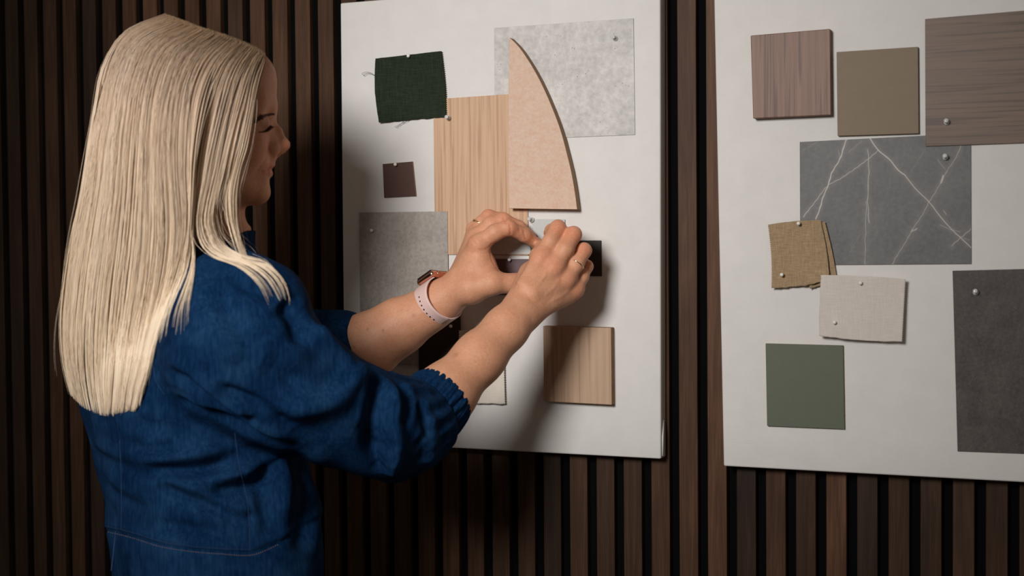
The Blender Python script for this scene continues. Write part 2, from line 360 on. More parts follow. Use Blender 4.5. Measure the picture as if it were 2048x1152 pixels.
# --- left board, bottom layers first
slab('cement_sample', [(988, 56), (1267, 36.5), (1270, 269.5), (989.5, 281)], S, .0008, M['cement'], 'light grey concrete-look sheet at the top right of the left board', edge=plain('cement_edge', (90, 90, 90)))
slab('oak_veneer_sample', [(866.5, 198.5), (1052, 186), (1057, 511), (870, 509)], S+.001, .0008, M['oak'], 'tall light oak veneer sheet in the middle of the left board')
slab('stone_sample', [(718, 425), (895, 422.5), (897.5, 731), (721, 728)], S+.002, .0008, M['terrazzo'], 'speckled grey stone-look sheet behind the left forearm')
slab('brown_sample', [(765, 328), (825, 323), (832, 392), (768, 395.5)], S, .0025, M['brown_paint'], 'small square dark brown lacquered chip at the left board\'s left edge', edge=M['mdf_edge'])
slab('dark_brown_sample', [(836, 618), (920, 616), (923, 742), (838, 758)], S+.003, .0012, plain('very_dark_brown', (38, 24, 20), .5), 'very dark brown sample partly hidden under the watch and forearm')
# quarter-curved mdf piece
def mdf():
    w0, th = S+.0022, .0145
    arc = catmull([(1019, 75), (1036, 92), (1056, 120), (1079, 160), (1101, 208), (1120, 258), (1133, 305), (1144, 352), (1151, 395), (1154, 419)], 40)
    out = [(1017.5, 417)]+[(1016.5, 300), (1017, 160)]+[tuple(a) for a in arc]
    f = [P(x, y, w0+th) for x, y in out]; b = [p+np.array([0, th, 0]) for p in f]; n = len(f)
    F = [list(range(n))[::-1], [n+i for i in range(n)]]+[[i, (i+1) % n, n+(i+1) % n, n+i] for i in range(n)]
    o = mkobj('mdf_sample', f+b, F, M['mdf'], mats=[M['mdf'], M['mdf_edge']], midx=[0, 1]+[1]*n); bevel(o, .0004, 1)
    tag(o, 'thick pinkish beige board with a curved sail-shaped edge', 'sample')
mdf()
slab('oak_block', [(1086, 652), (1222, 655.5), (1223.5, 810), (1087.5, 803)], S, .0135, M['oak2'], 'square pale oak block with raw chipboard edge low on the left board', edge=M['oak_edge'], bev=.001)
slab('pale_grey_sample', [(975, 462), (1060, 462), (1065.5, 508.5), (975, 508.5)], S+.0022, .001, M['palegrey'], 'pale grey chip seen in the gap between the two hands')
slab('green_sample', [(1058, 480), (1108, 482), (1106, 540), (1066, 540)], S+.0035, .001, M['green_card'], 'small green chip mostly hidden under the pinching fingers')
slab('grey_blue_sample', [(1064, 438.5), (1129.5, 438.5), (1131, 500), (1066, 500)], S+.0012, .001, M['greyblue'], 'pale blue-grey chip just above the fingertips')
slab('taupe_sample', [(985, 518), (1072, 518), (1072, 590), (985, 590)], S, .0012, M['taupe_paint'], 'dark taupe chip under the pale grey one, between the hands')
slab('black_sample', [(1128, 481), (1202.5, 481), (1203.5, 552.5), (1128, 552)], S, .0012, M['black_card'], 'small black chip to the right of the right hand')
g = cloth('green_linen_swatch', [(751, 117), (883, 102), (893, 235), (758, 246)], S+.002, M['green_linen'], 'dark green linen swatch with frayed edge at the top left of the left board', 'r', .0009, .002, (0, 2, -2, 5), seed=3)
thr = [[(751, 152), (742, 146), (733, 144), (724, 147), (729, 152)], [(751, 153), (743, 148), (735, 147), (727, 151)], [(812, 240), (802, 247), (789, 254)], [(808, 242), (800, 249), (792, 256)], [(820, 238), (812, 243), (803, 247)]]
V, F = merge([tube(Pn(*np.array([(x, y, S+.004) for x, y in catmull(c, 14)]).T), .00022, 5) for c in thr])
tag(mkobj('loose_threads', V, F, M['thread'], g), kind='stuff')
cloth('cream_swatch', [(918, 661), (1006, 656), (1010, 808), (915, 806)], S+.0045, M['cream_felt'], 'cream fabric swatch with pinked edges behind the right forearm', 'rl', .0007, .0012, seed=5)
# --- right board
slab('walnut_block', [(1501, 71), (1660, 57.5), (1662, 230), (1506, 237)], S, .0125, M['walnut'], 'reddish walnut square block at the top left of the right board', edge=M['walnut_edge'], bev=.001)
slab('olive_block', [(1673, 104), (1836, 93.5), (1837.5, 267), (1675, 272)], S, .0055, M['olive'], 'plain olive brown square between the two walnut samples', edge=M['olive_edge'], bev=.0005)
slab('walnut_sheet', [(1850, 38), (2120, 15), (2122, 283), (1851, 293)], S+.0022, .0008, M['walnut_h'], 'large grey-brown walnut sheet with horizontal grain at the right edge')
slab('sage_block', [(1531, 687), (1686, 691), (1689, 858.5), (1534, 852)], S, .004, M['sage'], 'sage green square low on the right board', edge=M['sage_edge'], bev=.0004)
slab('dark_stone_sheet', [(1905, 541.5), (2130, 536), (2135, 911), (1915, 903)], S, .0008, M['rust'], 'dark mottled stone sheet at the lower right edge')
def marble():
    quad = [np.array(q, float) for q in [(1599.5, 284), (1942, 266.5), (1943, 528), (1600.5, 530.5)]]
    nx, ny = 520, 400; u, v = np.meshgrid(np.linspace(0, 1, nx), np.linspace(0, 1, ny))
    u_, v_ = u[..., None], v[..., None]
    px = quad[0]*(1-u_)*(1-v_)+quad[1]*u_*(1-v_)+quad[2]*u_*v_+quad[3]*(1-u_)*v_
    veins = [([(625, 596), (610, 640), (590, 690), (565, 735), (545, 790), (520, 860), (495, 935)], 5., 1.), ([(440, 925), (490, 865), (545, 790), (600, 762), (660, 720), (720, 675), (760, 640)], 3.2, .8),
             ([(725, 590), (760, 640), (810, 682), (845, 725), (875, 748)], 5, 1.), ([(875, 748), (915, 800), (980, 865), (1030, 930), (1080, 985), (1118, 1020), (1155, 1055)], 4, .9),
             ([(716, 640), (720, 720), (717, 800), (716, 880), (722, 950)], 3.4, .8), ([(710, 860), (706, 980), (704, 1130)], 2.4, .65), ([(1115, 622), (1080, 690), (1035, 760), (1000, 830), (975, 865), (940, 930), (900, 990), (860, 1060), (820, 1128)], 2.4, .75),
             ([(1036, 750), (1028, 780)], 8, .9), ([(1015, 680), (1030, 705), (1047, 722)], 3, .35), ([(1072, 1047), (1115, 1010), (1155, 978)], 3, .7), ([(1025, 960), (1060, 975), (1110, 990)], 3, .5), ([(590, 640), (598, 680)], 2, .5),
             ([(900, 990), (925, 975), (905, 985)], 5, .6), ([(630, 650), (690, 600)], 2, .35), ([(1040, 900), (1050, 915)], 4, .5), ([(1090, 1000), (1150, 1025)], 2.2, .5), ([(440, 640), (500, 606)], 2, .25), ([(640, 1080), (680, 1000)], 3, .15), ([(900, 730), (960, 640)], 2, .15)]
    F_ = np.zeros((ny, nx)); X = (px[..., 0]-1400)*2.133; Y = px[..., 1]*2.133
    nz = rng.normal(0, 1, (60, 60)); gi = np.clip((X/1400*59).astype(int), 0, 59); gj = np.clip((Y/1200*59).astype(int), 0, 59)
    wob = 3.2*np.sin(X*.055+Y*.08+nz[gj//12, gi//12])+1.8*np.sin(X*.17-Y*.11)
    for pts, wd, s in veins:
        c = catmull(pts, 40)
        for a, b in zip(c[:-1], c[1:]):
            d = b-a; L = d@d+1e-9; tt = np.clip(((X+wob*.35-a[0])*d[0]+(Y+wob*.35-a[1])*d[1])/L, 0, 1)
            r = np.hypot(X+wob*.35-a[0]-tt*d[0], Y+wob*.35-a[1]-tt*d[1])
            F_ = np.maximum(F_, s*np.clip(1.25-r/wd*1.9, 0, 1)+.10*s*np.exp(-(r/14)**2))
    W = S+.0008
    Vf = Pn(px[..., 0], px[..., 1], np.full((ny, nx), W)).reshape(-1, 3); Vb = Vf+np.array([0, .0008, 0]); N = nx*ny
    i, j = np.meshgrid(np.arange(nx-1), np.arange(ny-1)); a = (j*nx+i).ravel()
    q = np.stack([a, a+nx, a+nx+1, a+1], 1); qb = q[:, ::-1]+N
    def side(ix): ix = np.asarray(ix); return np.stack([ix[:-1], ix[1:], ix[1:]+N, ix[:-1]+N], 1)
    ed = [side(np.arange(nx)), side(np.arange(nx)[::-1]+(ny-1)*nx), side(np.arange(ny)[::-1]*nx), side(np.arange(ny)*nx+nx-1)]
    o = mkobj('marble_sample', np.r_[Vf, Vb], np.vstack([q, qb]+ed), M['marble'])
    at = o.data.attributes.new('vein', 'FLOAT', 'POINT'); at.data.foreach_set('value', np.r_[F_.ravel(), F_.ravel()].astype(np.float32))
    tag(o, 'charcoal stone-look sheet with thin white veins on the right board', 'sample')
marble()
ta = cloth('tan_linen_swatch', [(1536, 449), (1641, 440), (1659, 560), (1543, 576)], S+.006, M['tan_linen'], 'folded tan linen swatch with pinked edge overlapping the marble sheet', 'l', .0007, .003, (2, 3, 4, -3), seed=8)
cloth('under_layer', [(1600, 446), (1650, 444), (1674, 560), (1620, 577)], S+.0022, M['tan_linen'], '', 'r', .0004, .002, (0, 2, 1, 0), seed=9, parent=ta)
cloth('white_linen_swatch', [(1642, 550), (1811, 558), (1804, 683), (1638, 671)], S+.0105, M['white_linen'], 'off-white linen swatch with one pinked edge, below the tan one', 'r', .0009, .0022, (2, 0, 4, 1), seed=11)

# ------------------------------------------------------------------ pins
def ball_pin(px, py, w, label, r=.0025):
    c = P(px, py, w+.0045)
    o = mkobj('ball_pin', *lathe([(r*math.sin(a), -r*math.cos(a)) for a in np.linspace(.12, math.pi-.12, 9)], c, (0, 1, 0), 14), M['pearl'], smooth=True)
    sh = lathe([(.00035, r*.8), (.00035, .0085)], c, (0, 1, 0), 6); mkobj('shank', sh[0], sh[1], M['steel'], o, smooth=True)
    return tag(o, label, 'pin', 'pins on the boards')
def push_pin(px, py, w, label, tilt=(0, 0)):
    c = P(px, py, w+.0001); ax = np.array([tilt[0], -1., tilt[1]])
    r = .82
    prof = [(a*r, b*r) for a, b in [(.0042, 0), (.0044, .001), (.0036, .002), (.0021, .0035), (.0019, .0075), (.0026, .009), (.0034, .0098), (.0035, .0108), (.0026, .0114)]]
    o = mkobj('push_pin', *lathe(prof, c, ax, 20), M['clear'], smooth=True)
    sh = lathe([(.00045, -.0015), (.0006, .006), (.0002, .007)], c, ax, 6); mkobj('shank', sh[0], sh[1], M['steel'], o, smooth=True)
    return tag(o, label, 'pin', 'pins on the boards')
ball_pin(816.5, 112, S+.004, 'white ball pin at the top of the dark green swatch')
push_pin(897, 236, S+.0035, 'clear pin at the lower right corner of the dark green swatch', (.1, .1))
ball_pin(790.5, 329, S+.0025, 'white ball pin at the top of the small brown chip')
ball_pin(743, 461, S+.003, 'white ball pin in the speckled grey stone sheet')
push_pin(1231, 77, S+.001, 'clear push pin in the concrete-look sheet', (-.1, .15))
ball_pin(901.5, 652.5, S+.005, 'white ball pin on the very dark brown sample below the watch')
ball_pin(942, 662.5, S+.006, 'white ball pin at the top of the cream swatch')
ball_pin(1018.5, 519.5, S+.0015, 'white ball pin between the hands, at the top of the taupe chip')
push_pin(1064, 440, S+.003, 'clear push pin at the top left corner of the blue-grey chip', (-.15, .2))
push_pin(1893.5, 245, S+.003, 'clear push pin in the walnut sheet', (0, .2))
push_pin(1891, 315, S+.002, 'clear push pin in the marble sheet', (0, .2))
push_pin(1951.5, 585, S+.001, 'clear push pin in the dark mottled sheet', (0, .25))
ball_pin(1597, 447, S+.009, 'ball pin at the top of the tan swatch')
ball_pin(1563.5, 549.5, S+.009, 'ball pin in the lower left of the tan swatch')
ball_pin(1721, 566, S+.0125, 'ball pin at the top of the off-white swatch')
ball_pin(1669, 645, S+.0125, 'ball pin in the lower left of the off-white swatch')
# ================================================================== the person
# ---- signed distance modelling -------------------------------------------------
class SDF:
    def __init__(s): s.p = []
    def cap(s, a, b, ra, rb, k=.008, op='u'):
        a = np.asarray(a, float); b = np.asarray(b, float); s.p.append(('c', a, b, ra, rb, k, op, (a+b)/2, np.linalg.norm(b-a)/2+max(ra, rb))); return s
    def chain(s, pts, rs, k=.008, k0=None):
        for i in range(len(pts)-1): s.cap(pts[i], pts[i+1], rs[i], rs[i+1], k if i or k0 is None else k0)
    def sph(s, c, r, k=.006, op='u'): return s.cap(c, np.asarray(c)+1e-5, r, r, k, op)
    def ell(s, c, R, r, k=.01, op='u'):
        """R rows = axes, r = radii"""
        s.p.append(('e', np.asarray(c, float), np.asarray(R, float), np.asarray(r, float), 0, k, op, np.asarray(c, float), max(r))); return s
    def loft(s, z, cx, cy, a, b, L, G, k=.01, op='u'):
        z, cx, cy, a, b = [np.asarray(q, float) for q in (z, cx, cy, a, b)]
        s.p.append(('l', (z, cx, cy, a, b), L, G, 0, k, op, np.array([cx.mean(), cy.mean(), (z[0]+z[-1])/2]), (z[-1]-z[0])/2+.4)); return s
    def __call__(s, X, prims=None):
        d = np.full(len(X), 1e3)
        for p in (s.p if prims is None else prims):
            if p[0] == 'c':
                a, b = p[1], p[2]; ab = b-a; h = np.clip(((X-a)@ab)/(ab@ab), 0, 1)
                q = np.linalg.norm(X-a-h[:, None]*ab, axis=1)-(p[3]+(p[4]-p[3])*h)
            elif p[0] == 'e':
                Y = (X-p[1])@p[2].T; k0 = np.linalg.norm(Y/p[3], axis=1); k1 = np.linalg.norm(Y/p[3]**2, axis=1); q = k0*(k0-1)/np.maximum(k1, 1e-6)
            else:
                z, cx, cy, a, b = p[1]; Z = X[:, 2]; D = X[:, :2]-np.stack([np.interp(Z, z, cx), np.interp(Z, z, cy)], 1)
                A = np.interp(Z, z, a); B = np.interp(Z, z, b); l = D@p[2][:2]; g_ = D@p[3][:2]
                kk = (np.abs(l/A)**2.3+np.abs(g_/B)**2.3)**(1/2.3); q = np.maximum((kk-1)*np.minimum(A, B)*1.0, np.maximum(z[0]-Z, Z-z[-1]))
            k = p[5]
            if p[6] == 'u': h = np.maximum(k-np.abs(d-q), 0)/k; d = np.minimum(d, q)-h*h*k*.25
            else: h = np.maximum(k-np.abs(d+q), 0)/k; d = np.maximum(d, -q)+h*h*k*.25
        return d
    def grad(s, X):
        e = 4e-4; return np.stack([s(X+np.eye(3)[i]*e)-s(X-np.eye(3)[i]*e) for i in range(3)], 1)/(2*e)
    def snap(s, X, off=0., it=4):
        X = np.asarray(X, float).reshape(-1, 3)
        for _ in range(it): g_ = s.grad(X); X = X-g_*((s(X)-off)/np.maximum((g_**2).sum(1), .2))[:, None]
        return X
    def hit(s, px, py, tmin=1.2, tmax=2.3):
        """first surface point along the rays of the given photo pixels (nan where none)"""
        px, py = np.asarray(px, float).ravel(), np.asarray(py, float).ravel()
        d = VF+((px-1024)/FPX)[:, None]*VR+((576-py)/FPX)[:, None]*VU; d /= np.linalg.norm(d, axis=1)[:, None]
        t = np.full(len(px), tmin); ok = np.zeros(len(px), bool)
        for _ in range(90):
            v = s(CAM+d*t[:, None]); ok = v < 4e-4; t = np.where(ok, t, t+v*.75)
        X = CAM+d*t[:, None]; X[(t > tmax) | ~ok] = np.nan; return X
def axis_pts(*segs):
    out = [segs[0][0]]
    for a, b, h in segs: n = max(1, round((b-a)/h)); out += list(a+(b-a)*np.arange(1, n+1)/n)
    return np.array(out)
def surface(sdf, ax, ay, az):
    """naive surface nets over a non-uniform grid, evaluated only near the surface"""
    nx, ny, nz = len(ax), len(ay), len(az); Bk = 8
    D = np.ones((nx, ny, nz), np.float32)
    bx = [(i, min(i+Bk, nx)) for i in range(0, nx, Bk)]; by = [(i, min(i+Bk, ny)) for i in range(0, ny, Bk)]; bz = [(i, min(i+Bk, nz)) for i in range(0, nz, Bk)]
    def mid(b, a): return np.array([(a[i]+a[j-1])/2 for i, j in b]), np.array([(a[j-1]-a[i])/2 for i, j in b])
    (mx, hx), (my, hy), (mz, hz) = mid(bx, ax), mid(by, ay), mid(bz, az)
    C = np.stack(np.meshgrid(mx, my, mz, indexing='ij'), -1).reshape(-1, 3)
    R = np.linalg.norm(np.stack(np.meshgrid(hx, hy, hz, indexing='ij'), -1).reshape(-1, 3), axis=1)
    v = sdf(C); near = np.abs(v) < R*1.15+.012; near = near.reshape(len(bx), len(by), len(bz)); v = v.reshape(near.shape); R = R.reshape(near.shape)
    pc = np.array([p[7] for p in sdf.p]); pr = np.array([p[8] for p in sdf.p])
    C = C.reshape(*near.shape, 3)
    for I in range(len(bx)):
        x0, x1 = bx[I]
        for J in range(len(by)):
            y0, y1 = by[J]
            for K in range(len(bz)):
                z0, z1 = bz[K]
                if not near[I, J, K]: D[x0:x1, y0:y1, z0:z1] = v[I, J, K]; continue
                c = C[I, J, K]; rel = [p for p, q, r_ in zip(sdf.p, pc, pr) if np.abs(q-c).max() < r_+R[I, J, K]+.035]
                X = np.empty((x1-x0, y1-y0, z1-z0, 3)); X[..., 0] = ax[x0:x1, None, None]; X[..., 1] = ay[y0:y1, None]; X[..., 2] = az[z0:z1]
                D[x0:x1, y0:y1, z0:z1] = sdf(X.reshape(-1, 3), rel).reshape(X.shape[:3])
    S_ = D < 0
    cnt = np.zeros((nx-1, ny-1, nz-1), np.int8)
    for a in (0, 1):
        for b in (0, 1):
            for c in (0, 1): cnt += S_[a:nx-1+a, b:ny-1+b, c:nz-1+c]
    act = (cnt > 0) & (cnt < 8); ci = np.argwhere(act); idm = np.full(act.shape, -1, np.int32); idm[act] = np.arange(len(ci))
    P_ = np.zeros((len(ci), 3)); n_ = np.zeros(len(ci)); A = [ax, ay, az]
    corner = [(a, b, c) for a in (0, 1) for b in (0, 1) for c in (0, 1)]
    vals = {c: D[ci[:, 0]+c[0], ci[:, 1]+c[1], ci[:, 2]+c[2]] for c in corner}
    pos = {c: np.stack([A[k][ci[:, k]+c[k]] for k in range(3)], 1) for c in corner}
    for c in corner:
        for k in range(3):
            if c[k]: continue
            e = list(c); e[k] = 1; e = tuple(e); a, b = vals[c], vals[e]; m = (a < 0) != (b < 0)
            t_ = np.where(m, a/np.where(m, a-b, 1), 0); P_ += np.where(m[:, None], pos[c]+(pos[e]-pos[c])*t_[:, None], 0); n_ += m
    V = P_/n_[:, None]; Q = []
    for k in range(3):
        sl0 = [slice(1, n-1) for n in (nx, ny, nz)]; sl0[k] = slice(0, (nx, ny, nz)[k]-1); sl1 = list(sl0); sl1[k] = slice(1, (nx, ny, nz)[k])
        m = S_[tuple(sl0)] != S_[tuple(sl1)]; E_ = np.argwhere(m)+np.array([s_.start for s_ in sl0])
        ins = S_[E_[:, 0], E_[:, 1], E_[:, 2]]; u_, w_ = [(1, 2), (2, 0), (0, 1)][k]; eu = np.eye(3, dtype=int)[u_]; ew = np.eye(3, dtype=int)[w_]
        q = np.stack([idm[tuple((E_-o).T)] for o in (eu+ew, ew, 0*eu, eu)], 1); q[~ins] = q[~ins][:, ::-1]; Q.append(q)
    return V, np.vstack(Q)

# ---- frames ----------------------------------------------------------------------
Zu = np.array([0, 0, 1.])
HO = P(440, 250, .42); hv = HO-CAM; hv[2] = 0; hv /= np.linalg.norm(hv)
HF = np.array([hv[1], -hv[0], 0]); HS = -hv                     # head: forward, towards her right side
def H(f, u, s=0.): return HO+(HF*f+Zu*u+HS*s)/1000
HR = np.stack([HF, Zu, HS])
GA = math.radians(50); TG = np.array([math.cos(GA), math.sin(GA), 0]); TL = np.array([TG[1], -TG[0], 0])   # torso: facing, her right

# ---- body ------------------------------------------------------------------------
B = SDF()
trow = [(1152, 434, .170, .120), (1060, 427, .168, .124), (1000, 421, .168, .122), (900, 398, .170, .124), (800, 377, .172, .128), (700, 378, .172, .125), (640, 384, .168, .112), (600, 393, .160, .098), (560, 398, .135, .080), (530, 402, .105, .070), (500, 407, .072, .062), (462, 412, .056, .060)]
tc = [P(x, y, .385+.00003*(y-450)) for y, x, _, _ in trow]
tz = np.array([c[2] for c in tc]); tx = np.array([c[0] for c in tc]); ty = np.array([c[1] for c in tc]); ta_ = np.array([r[2] for r in trow]); tb_ = np.array([r[3] for r in trow])
z_low = np.array([.08, .5, .80, .95]); bz_ = np.r_[z_low[2:], tz]; 
B.loft(bz_, np.r_[[tx[0]]*2, tx], np.r_[[ty[0]]*2, ty], np.r_[[.165, .165], ta_[:-1]-.022, .05], np.r_[[.11, .11], tb_[:-1]-.026, .05], TL, TG)
hip = np.array([tx[0], ty[0], .86])
for s in (-1, 1):
    q = hip+TL*.085*s
    B.chain([q, q+np.array([0, 0, -.38]), q+np.array([0, 0, -.42]), q+np.array([0, 0, -.78])], [.085, .055, .05, .034], .02)
    f0 = q+np.array([0, 0, -.815]); B.chain([f0-TG*.03, f0+TG*.05, f0+TG*.15-Zu*.005], [.034, .032, .024], .02)
# neck
B.cap(H(-30, -55), np.array([tx[-2], ty[-2], tz[-2]]), .052, .056, .02)
# head
def he(f, u, s, rf, ru, rs, k=.012, op='u'): B.ell(H(f, u, s), HR, np.array([rf, ru, rs])/1000, k, op)
def hc(a, b, ra, rb, k=.008, op='u'): B.cap(H(*a), H(*b), ra/1000, rb/1000, k, op)
he(-20, 32, 0, 88, 80, 73, .02)
he(8, -28, 0, 50, 60, 56, .02)
for s in (-1, 1):
    hc((-24, -48, 50*s), (30, -78, 22*s), 10, 9, .025)
    he(30, -25, 35*s, 22, 24, 20, .018)
    hc((54, 20, 9*s), (44, 24, 40*s), 7, 7, .018)
hc((46, -81.5, -9), (46, -81.5, 9), 12.2, 12.2, .014); hc((38, -80, 0), (-20, -80, 0), 10, 13, .02)
he(42, -51, 0, 17, 21, 25, .014)
he(30, 62, 0, 34, 26, 46, .02)
for s in (-1, 1): B.sph(H(67, 3, 34*s), .0125, .012, 's')
hc((54.5, 17, 0), (57.6, 7, 0), 4, 3.6, .012); hc((57.6, 7, 0), (68.5, -7, 0), 3.6, 4.4, .009); hc((68.5, -7, 0), (76.4, -21, 0), 4.4, 5.4, .007); B.sph(H(77.2, -24.5, 0), .0064, .005)
hc((47, 6, 0), (60, -27, 0), 8, 12.5, .01); hc((58, -34, 0), (55, -44, 0), 8.5, 9, .008)
for s in (-1, 1): hc((52, -4, 7*s), (61, -25, 8*s), 5, 6.5, .01)
for s in (-1, 1):
    B.ell(H(61.5, -29.5, 11.5*s), HR, np.array([7.4, 6.0, 5.6])/1000, .006); B.ell(H(70.5, -37.0, 5.4*s), HR, np.array([4.2, 2.4, 2.2])/1000, .002, 's')
    B.ell(H(46.5, -3, 31*s), HR, np.array([12.6, 12.4, 13])/1000, .004)
    hc((49.5, 7.5, 20*s), (44, 5, 43*s), 5.5, 5, .008)             # upper lid fold
hc((74, -31, 0), (61, -36, 0), 3.2, 4.0, .004)
for a, b, ra, rb in (((60.0, -47.5, 0), (56.5, -48.5, 10), 4.4, 3.9), ((56.5, -48.5, 10), (46, -55.5, 23), 3.9, 1.8), ((57.2, -58.6, 0), (54.5, -58.6, 10), 4.9, 4.4), ((54.5, -58.6, 10), (46, -56.5, 22), 4.4, 2.0)):
    hc(a, b, ra, rb, .0022); hc((a[0], a[1], -a[2]), (b[0], b[1], -b[2]), ra, rb, .0022)
for s in (-1, 1):
    hc((63.5, -53.4, 0), (58.5, -54, 12*s), .7, .7, .003, 's'); hc((58.5, -54, 12*s), (47.5, -56.3, 24*s), .8, .8, .003, 's')
    he(-16, -10, 71*s, 14, 28, 7, .008)
# arms and hands: joints as (photo x, photo y, metres off the wall), radii in mm
def jp(*a): return P(*a)
def limb(pts, rs, k=.012, k0=None): B.chain([P(*p) for p in pts], [r/1000 for r in rs], k, k0)
RSH = np.array([tx[7], ty[7], tz[7]])+TL*.150; LSH = np.array([tx[7], ty[7], tz[7]])-TL*.150+TG*.01
B.chain([RSH, P(640, 785, .432), P(800, 872, .335)], [.046, .040, .040], .02); B.chain([LSH, P(645, 748, .125)], [.048, .042], .03)
limb([(800, 872, .335), (886, 793, .283), (960, 714, .238), (1012, 657, .203), (1040, 627, .185)], [39, 36.5, 29.5, 25.5, 23.5], .02)
limb([(645, 748, .125), (735, 692, .125), (800, 652, .115), (858, 619, .107), (888, 598, .105), (908, 584, .104)], [44, 43, 36, 27.5, 24, 22.5], .02)
# right hand
W = (1044, 622, .182)
rM = [(1083, 514, .147), (1110, 533, .145), (1133, 557, .132), (1150, 578, .115)]
for m, r0, r1 in zip(rM, (17, 15, 15, 14), (11.5, 11.2, 10.8, 10)): limb([(W[0]+(m[0]-1113)*.28, W[1]+(m[1]-540)*.28, W[2]-.004), m], [r0, r1], .014)
limb([(1100, 592, .143), (1132, 590, .122)], [15, 12], .014); limb([(1070, 585, .148), (1100, 560, .138)], [15, 12], .014)
limb([(1036, 612, .165), (1058, 545, .137)], [17, 13.5], .014); limb([(1056, 575, .150), (1076, 535, .138)], [14, 11], .012)
limb([(1046, 600, .150), (1066, 545, .118), (1076, 512, .084), (1082, 492, .056)], [16, 11.5, 10, 8], .008)
rF = [([(1083, 514, .147), (1101, 484, .138), (1116, 456, .125), (1115, 456, .095), (1103, 461, .066), (1098, 466, .052)], (11.6, 10.6, 10.3, 9.4, 8.6, 7.6)),
      ([(1110, 533, .145), (1131, 499, .134), (1147, 469, .120), (1143, 472, .090), (1124, 480, .062), (1120, 484, .050)], (11.4, 10.6, 10.4, 9.4, 8.4, 7.6)),
      ([(1133, 557, .132), (1152, 529, .124), (1168, 501, .110), (1163, 508, .082), (1144, 514, .057), (1140, 516, .048)], (10.8, 10.0, 9.8, 8.8, 8.0, 7.2)),
      ([(1150, 578, .115), (1164, 554, .107), (1173.5, 533, .094), (1168, 541, .070), (1152, 545, .053), (1148, 546, .048)], (9.6, 8.5, 8.2, 7.6, 6.9, 6.4))]
for pts, rs in rF: limb(pts, rs, .0045, .007)
for m in rM: p = P(*m); B.sph(p+(CAM-p)/np.linalg.norm(CAM-p)*.0035, .0092, .010)
# tendons
for m in rM[:3]: limb([(W[0]+(m[0]-1113)*.5+14, W[1]-44+(m[1]-540)*.5, W[2]-.002), (m[0]-3, m[1]+8, m[2]+.0065)], [4, 3.2], .012)
# left hand
W2 = (908, 584, .104)
lM = [(957, 489, .100), (952, 476, .080), (949, 471, .063), (948, 474, .050)]
for k_, (m, r1) in enumerate(zip(lM, (12.5, 12, 11, 10))): limb([(920+k_*2, 566-k_*4, .104-k_*.009), m], [16, r1], .014)
limb([(930, 560, .108), (963, 520, .102)], [17, 13], .016); limb([(955, 540, .104), (978, 556, .106)], [14, 13], .014); limb([(962, 505, .095), (975, 528, .094), (987, 556, .098)], [10, 9, 12], .010)
limb([(915, 580, .108), (942, 577, .112), (984, 567, .110), (1022, 567, .094), (1050, 556, .078)], [21, 20, 14.2, 11.5, 9.5], .010)
lF = [([(957, 489, .100), (990, 465, .098), (1017, 455, .090), (1048, 470, .067), (1074, 488, .045), (1079, 491, .041)], (12.2, 11.2, 10.2, 9.2, 7.8, 6.6)),
      ([(952, 476, .080), (982, 449, .079), (1006, 440, .071), (1038, 454, .052), (1063, 473, .040)], (12, 10.8, 10.0, 8.4, 6.8)),
      ([(949, 471, .063), (964, 446, .060), (977, 433, .052), (1002, 437, .042), (1018, 452, .039)], (10.6, 9.8, 9.4, 8, 6.8)),
      ([(948, 474, .050), (946, 458, .048), (958, 448, .044), (972, 452, .042)], (9.8, 9.0, 8.2, 7))]
for pts, rs in lF: limb(pts, rs, .0045, .008)
p = P(957, 488, .104); B.sph(p+(CAM-p)/np.linalg.norm(CAM-p)*.003, .0095, .010)
# nails
def nail(px, py, w, px2, py2, w2, r):
    a, b = P(px, py, w), P(px2, py2, w2); B.cap(a, b, r, r, .0008)

bxs = axis_pts((-1.30, -1.02, .005), (-1.02, -.63, .00165), (-.63, -.58, .004))
bys = axis_pts((-.66, -.52, .005), (-.52, -.024, .00165), (-.024, -.01, .003))
bzs = axis_pts((0.0, 1.16, .012), (1.16, 1.33, .0028), (1.33, 1.475, .00165), (1.475, 1.675, .00165), (1.675, 1.76, .005))
BV, BF = surface(B, bxs, bys, bzs)
# pigment: lips, knuckle redness, moles, scalp
BN = B.grad(BV); BN /= np.linalg.norm(BN, axis=1)[:, None]+1e-9
tint = np.ones((len(BV), 4)); BV0 = BV.copy()
def blend(mask, c): tint[:, :3] = tint[:, :3]*(1-mask[:, None])+np.array(c)*mask[:, None]
def crease(pts, amp=.7, wid=1.3, dark=.35, world=False):
    """skin crease along a line: depth amp mm, half width wid mm, tint darkened and reddened in the groove"""
    if world: h = np.asarray(pts)
    else:
        c = catmull(pts, 14); h = B.hit(c[:, 0], c[:, 1]); h = h[~np.isnan(h[:, 0])]
    if len(h) < 2: return
    m = np.where(((BV0 > h.min(0)-.012) & (BV0 < h.max(0)+.012)).all(1))[0]; best = np.full(len(m), 1e9)
    for a, b in zip(h[:-1], h[1:]): ab = b-a; q = np.clip(((BV0[m]-a)@ab)/(ab@ab+1e-12), 0, 1); best = np.minimum(best, np.linalg.norm(BV0[m]-a-q[:, None]*ab, axis=1))
    g_ = np.exp(-(best/(wid/1000))**2); BV[m] -= BN[m]*(g_*amp/1000)[:, None]; k = np.zeros(len(BV)); k[m] = g_*dark; blend(k, (.80, .50, .45))
for c_ in ([(1019, 448), (1021, 458), (1021, 469)], [(1048, 463), (1049, 470), (1051, 479)], [(1006, 436), (1010, 441), (1012, 446)], [(1038, 459), (1040, 463)]): crease(c_, .9, 1.5, .5)
for c_ in ([(981, 506), (986, 524), (998, 542)], [(940, 470), (946, 480), (952, 488)], [(960, 500), (975, 497), (984, 488)]): crease(c_, .6, 1.4, .3)
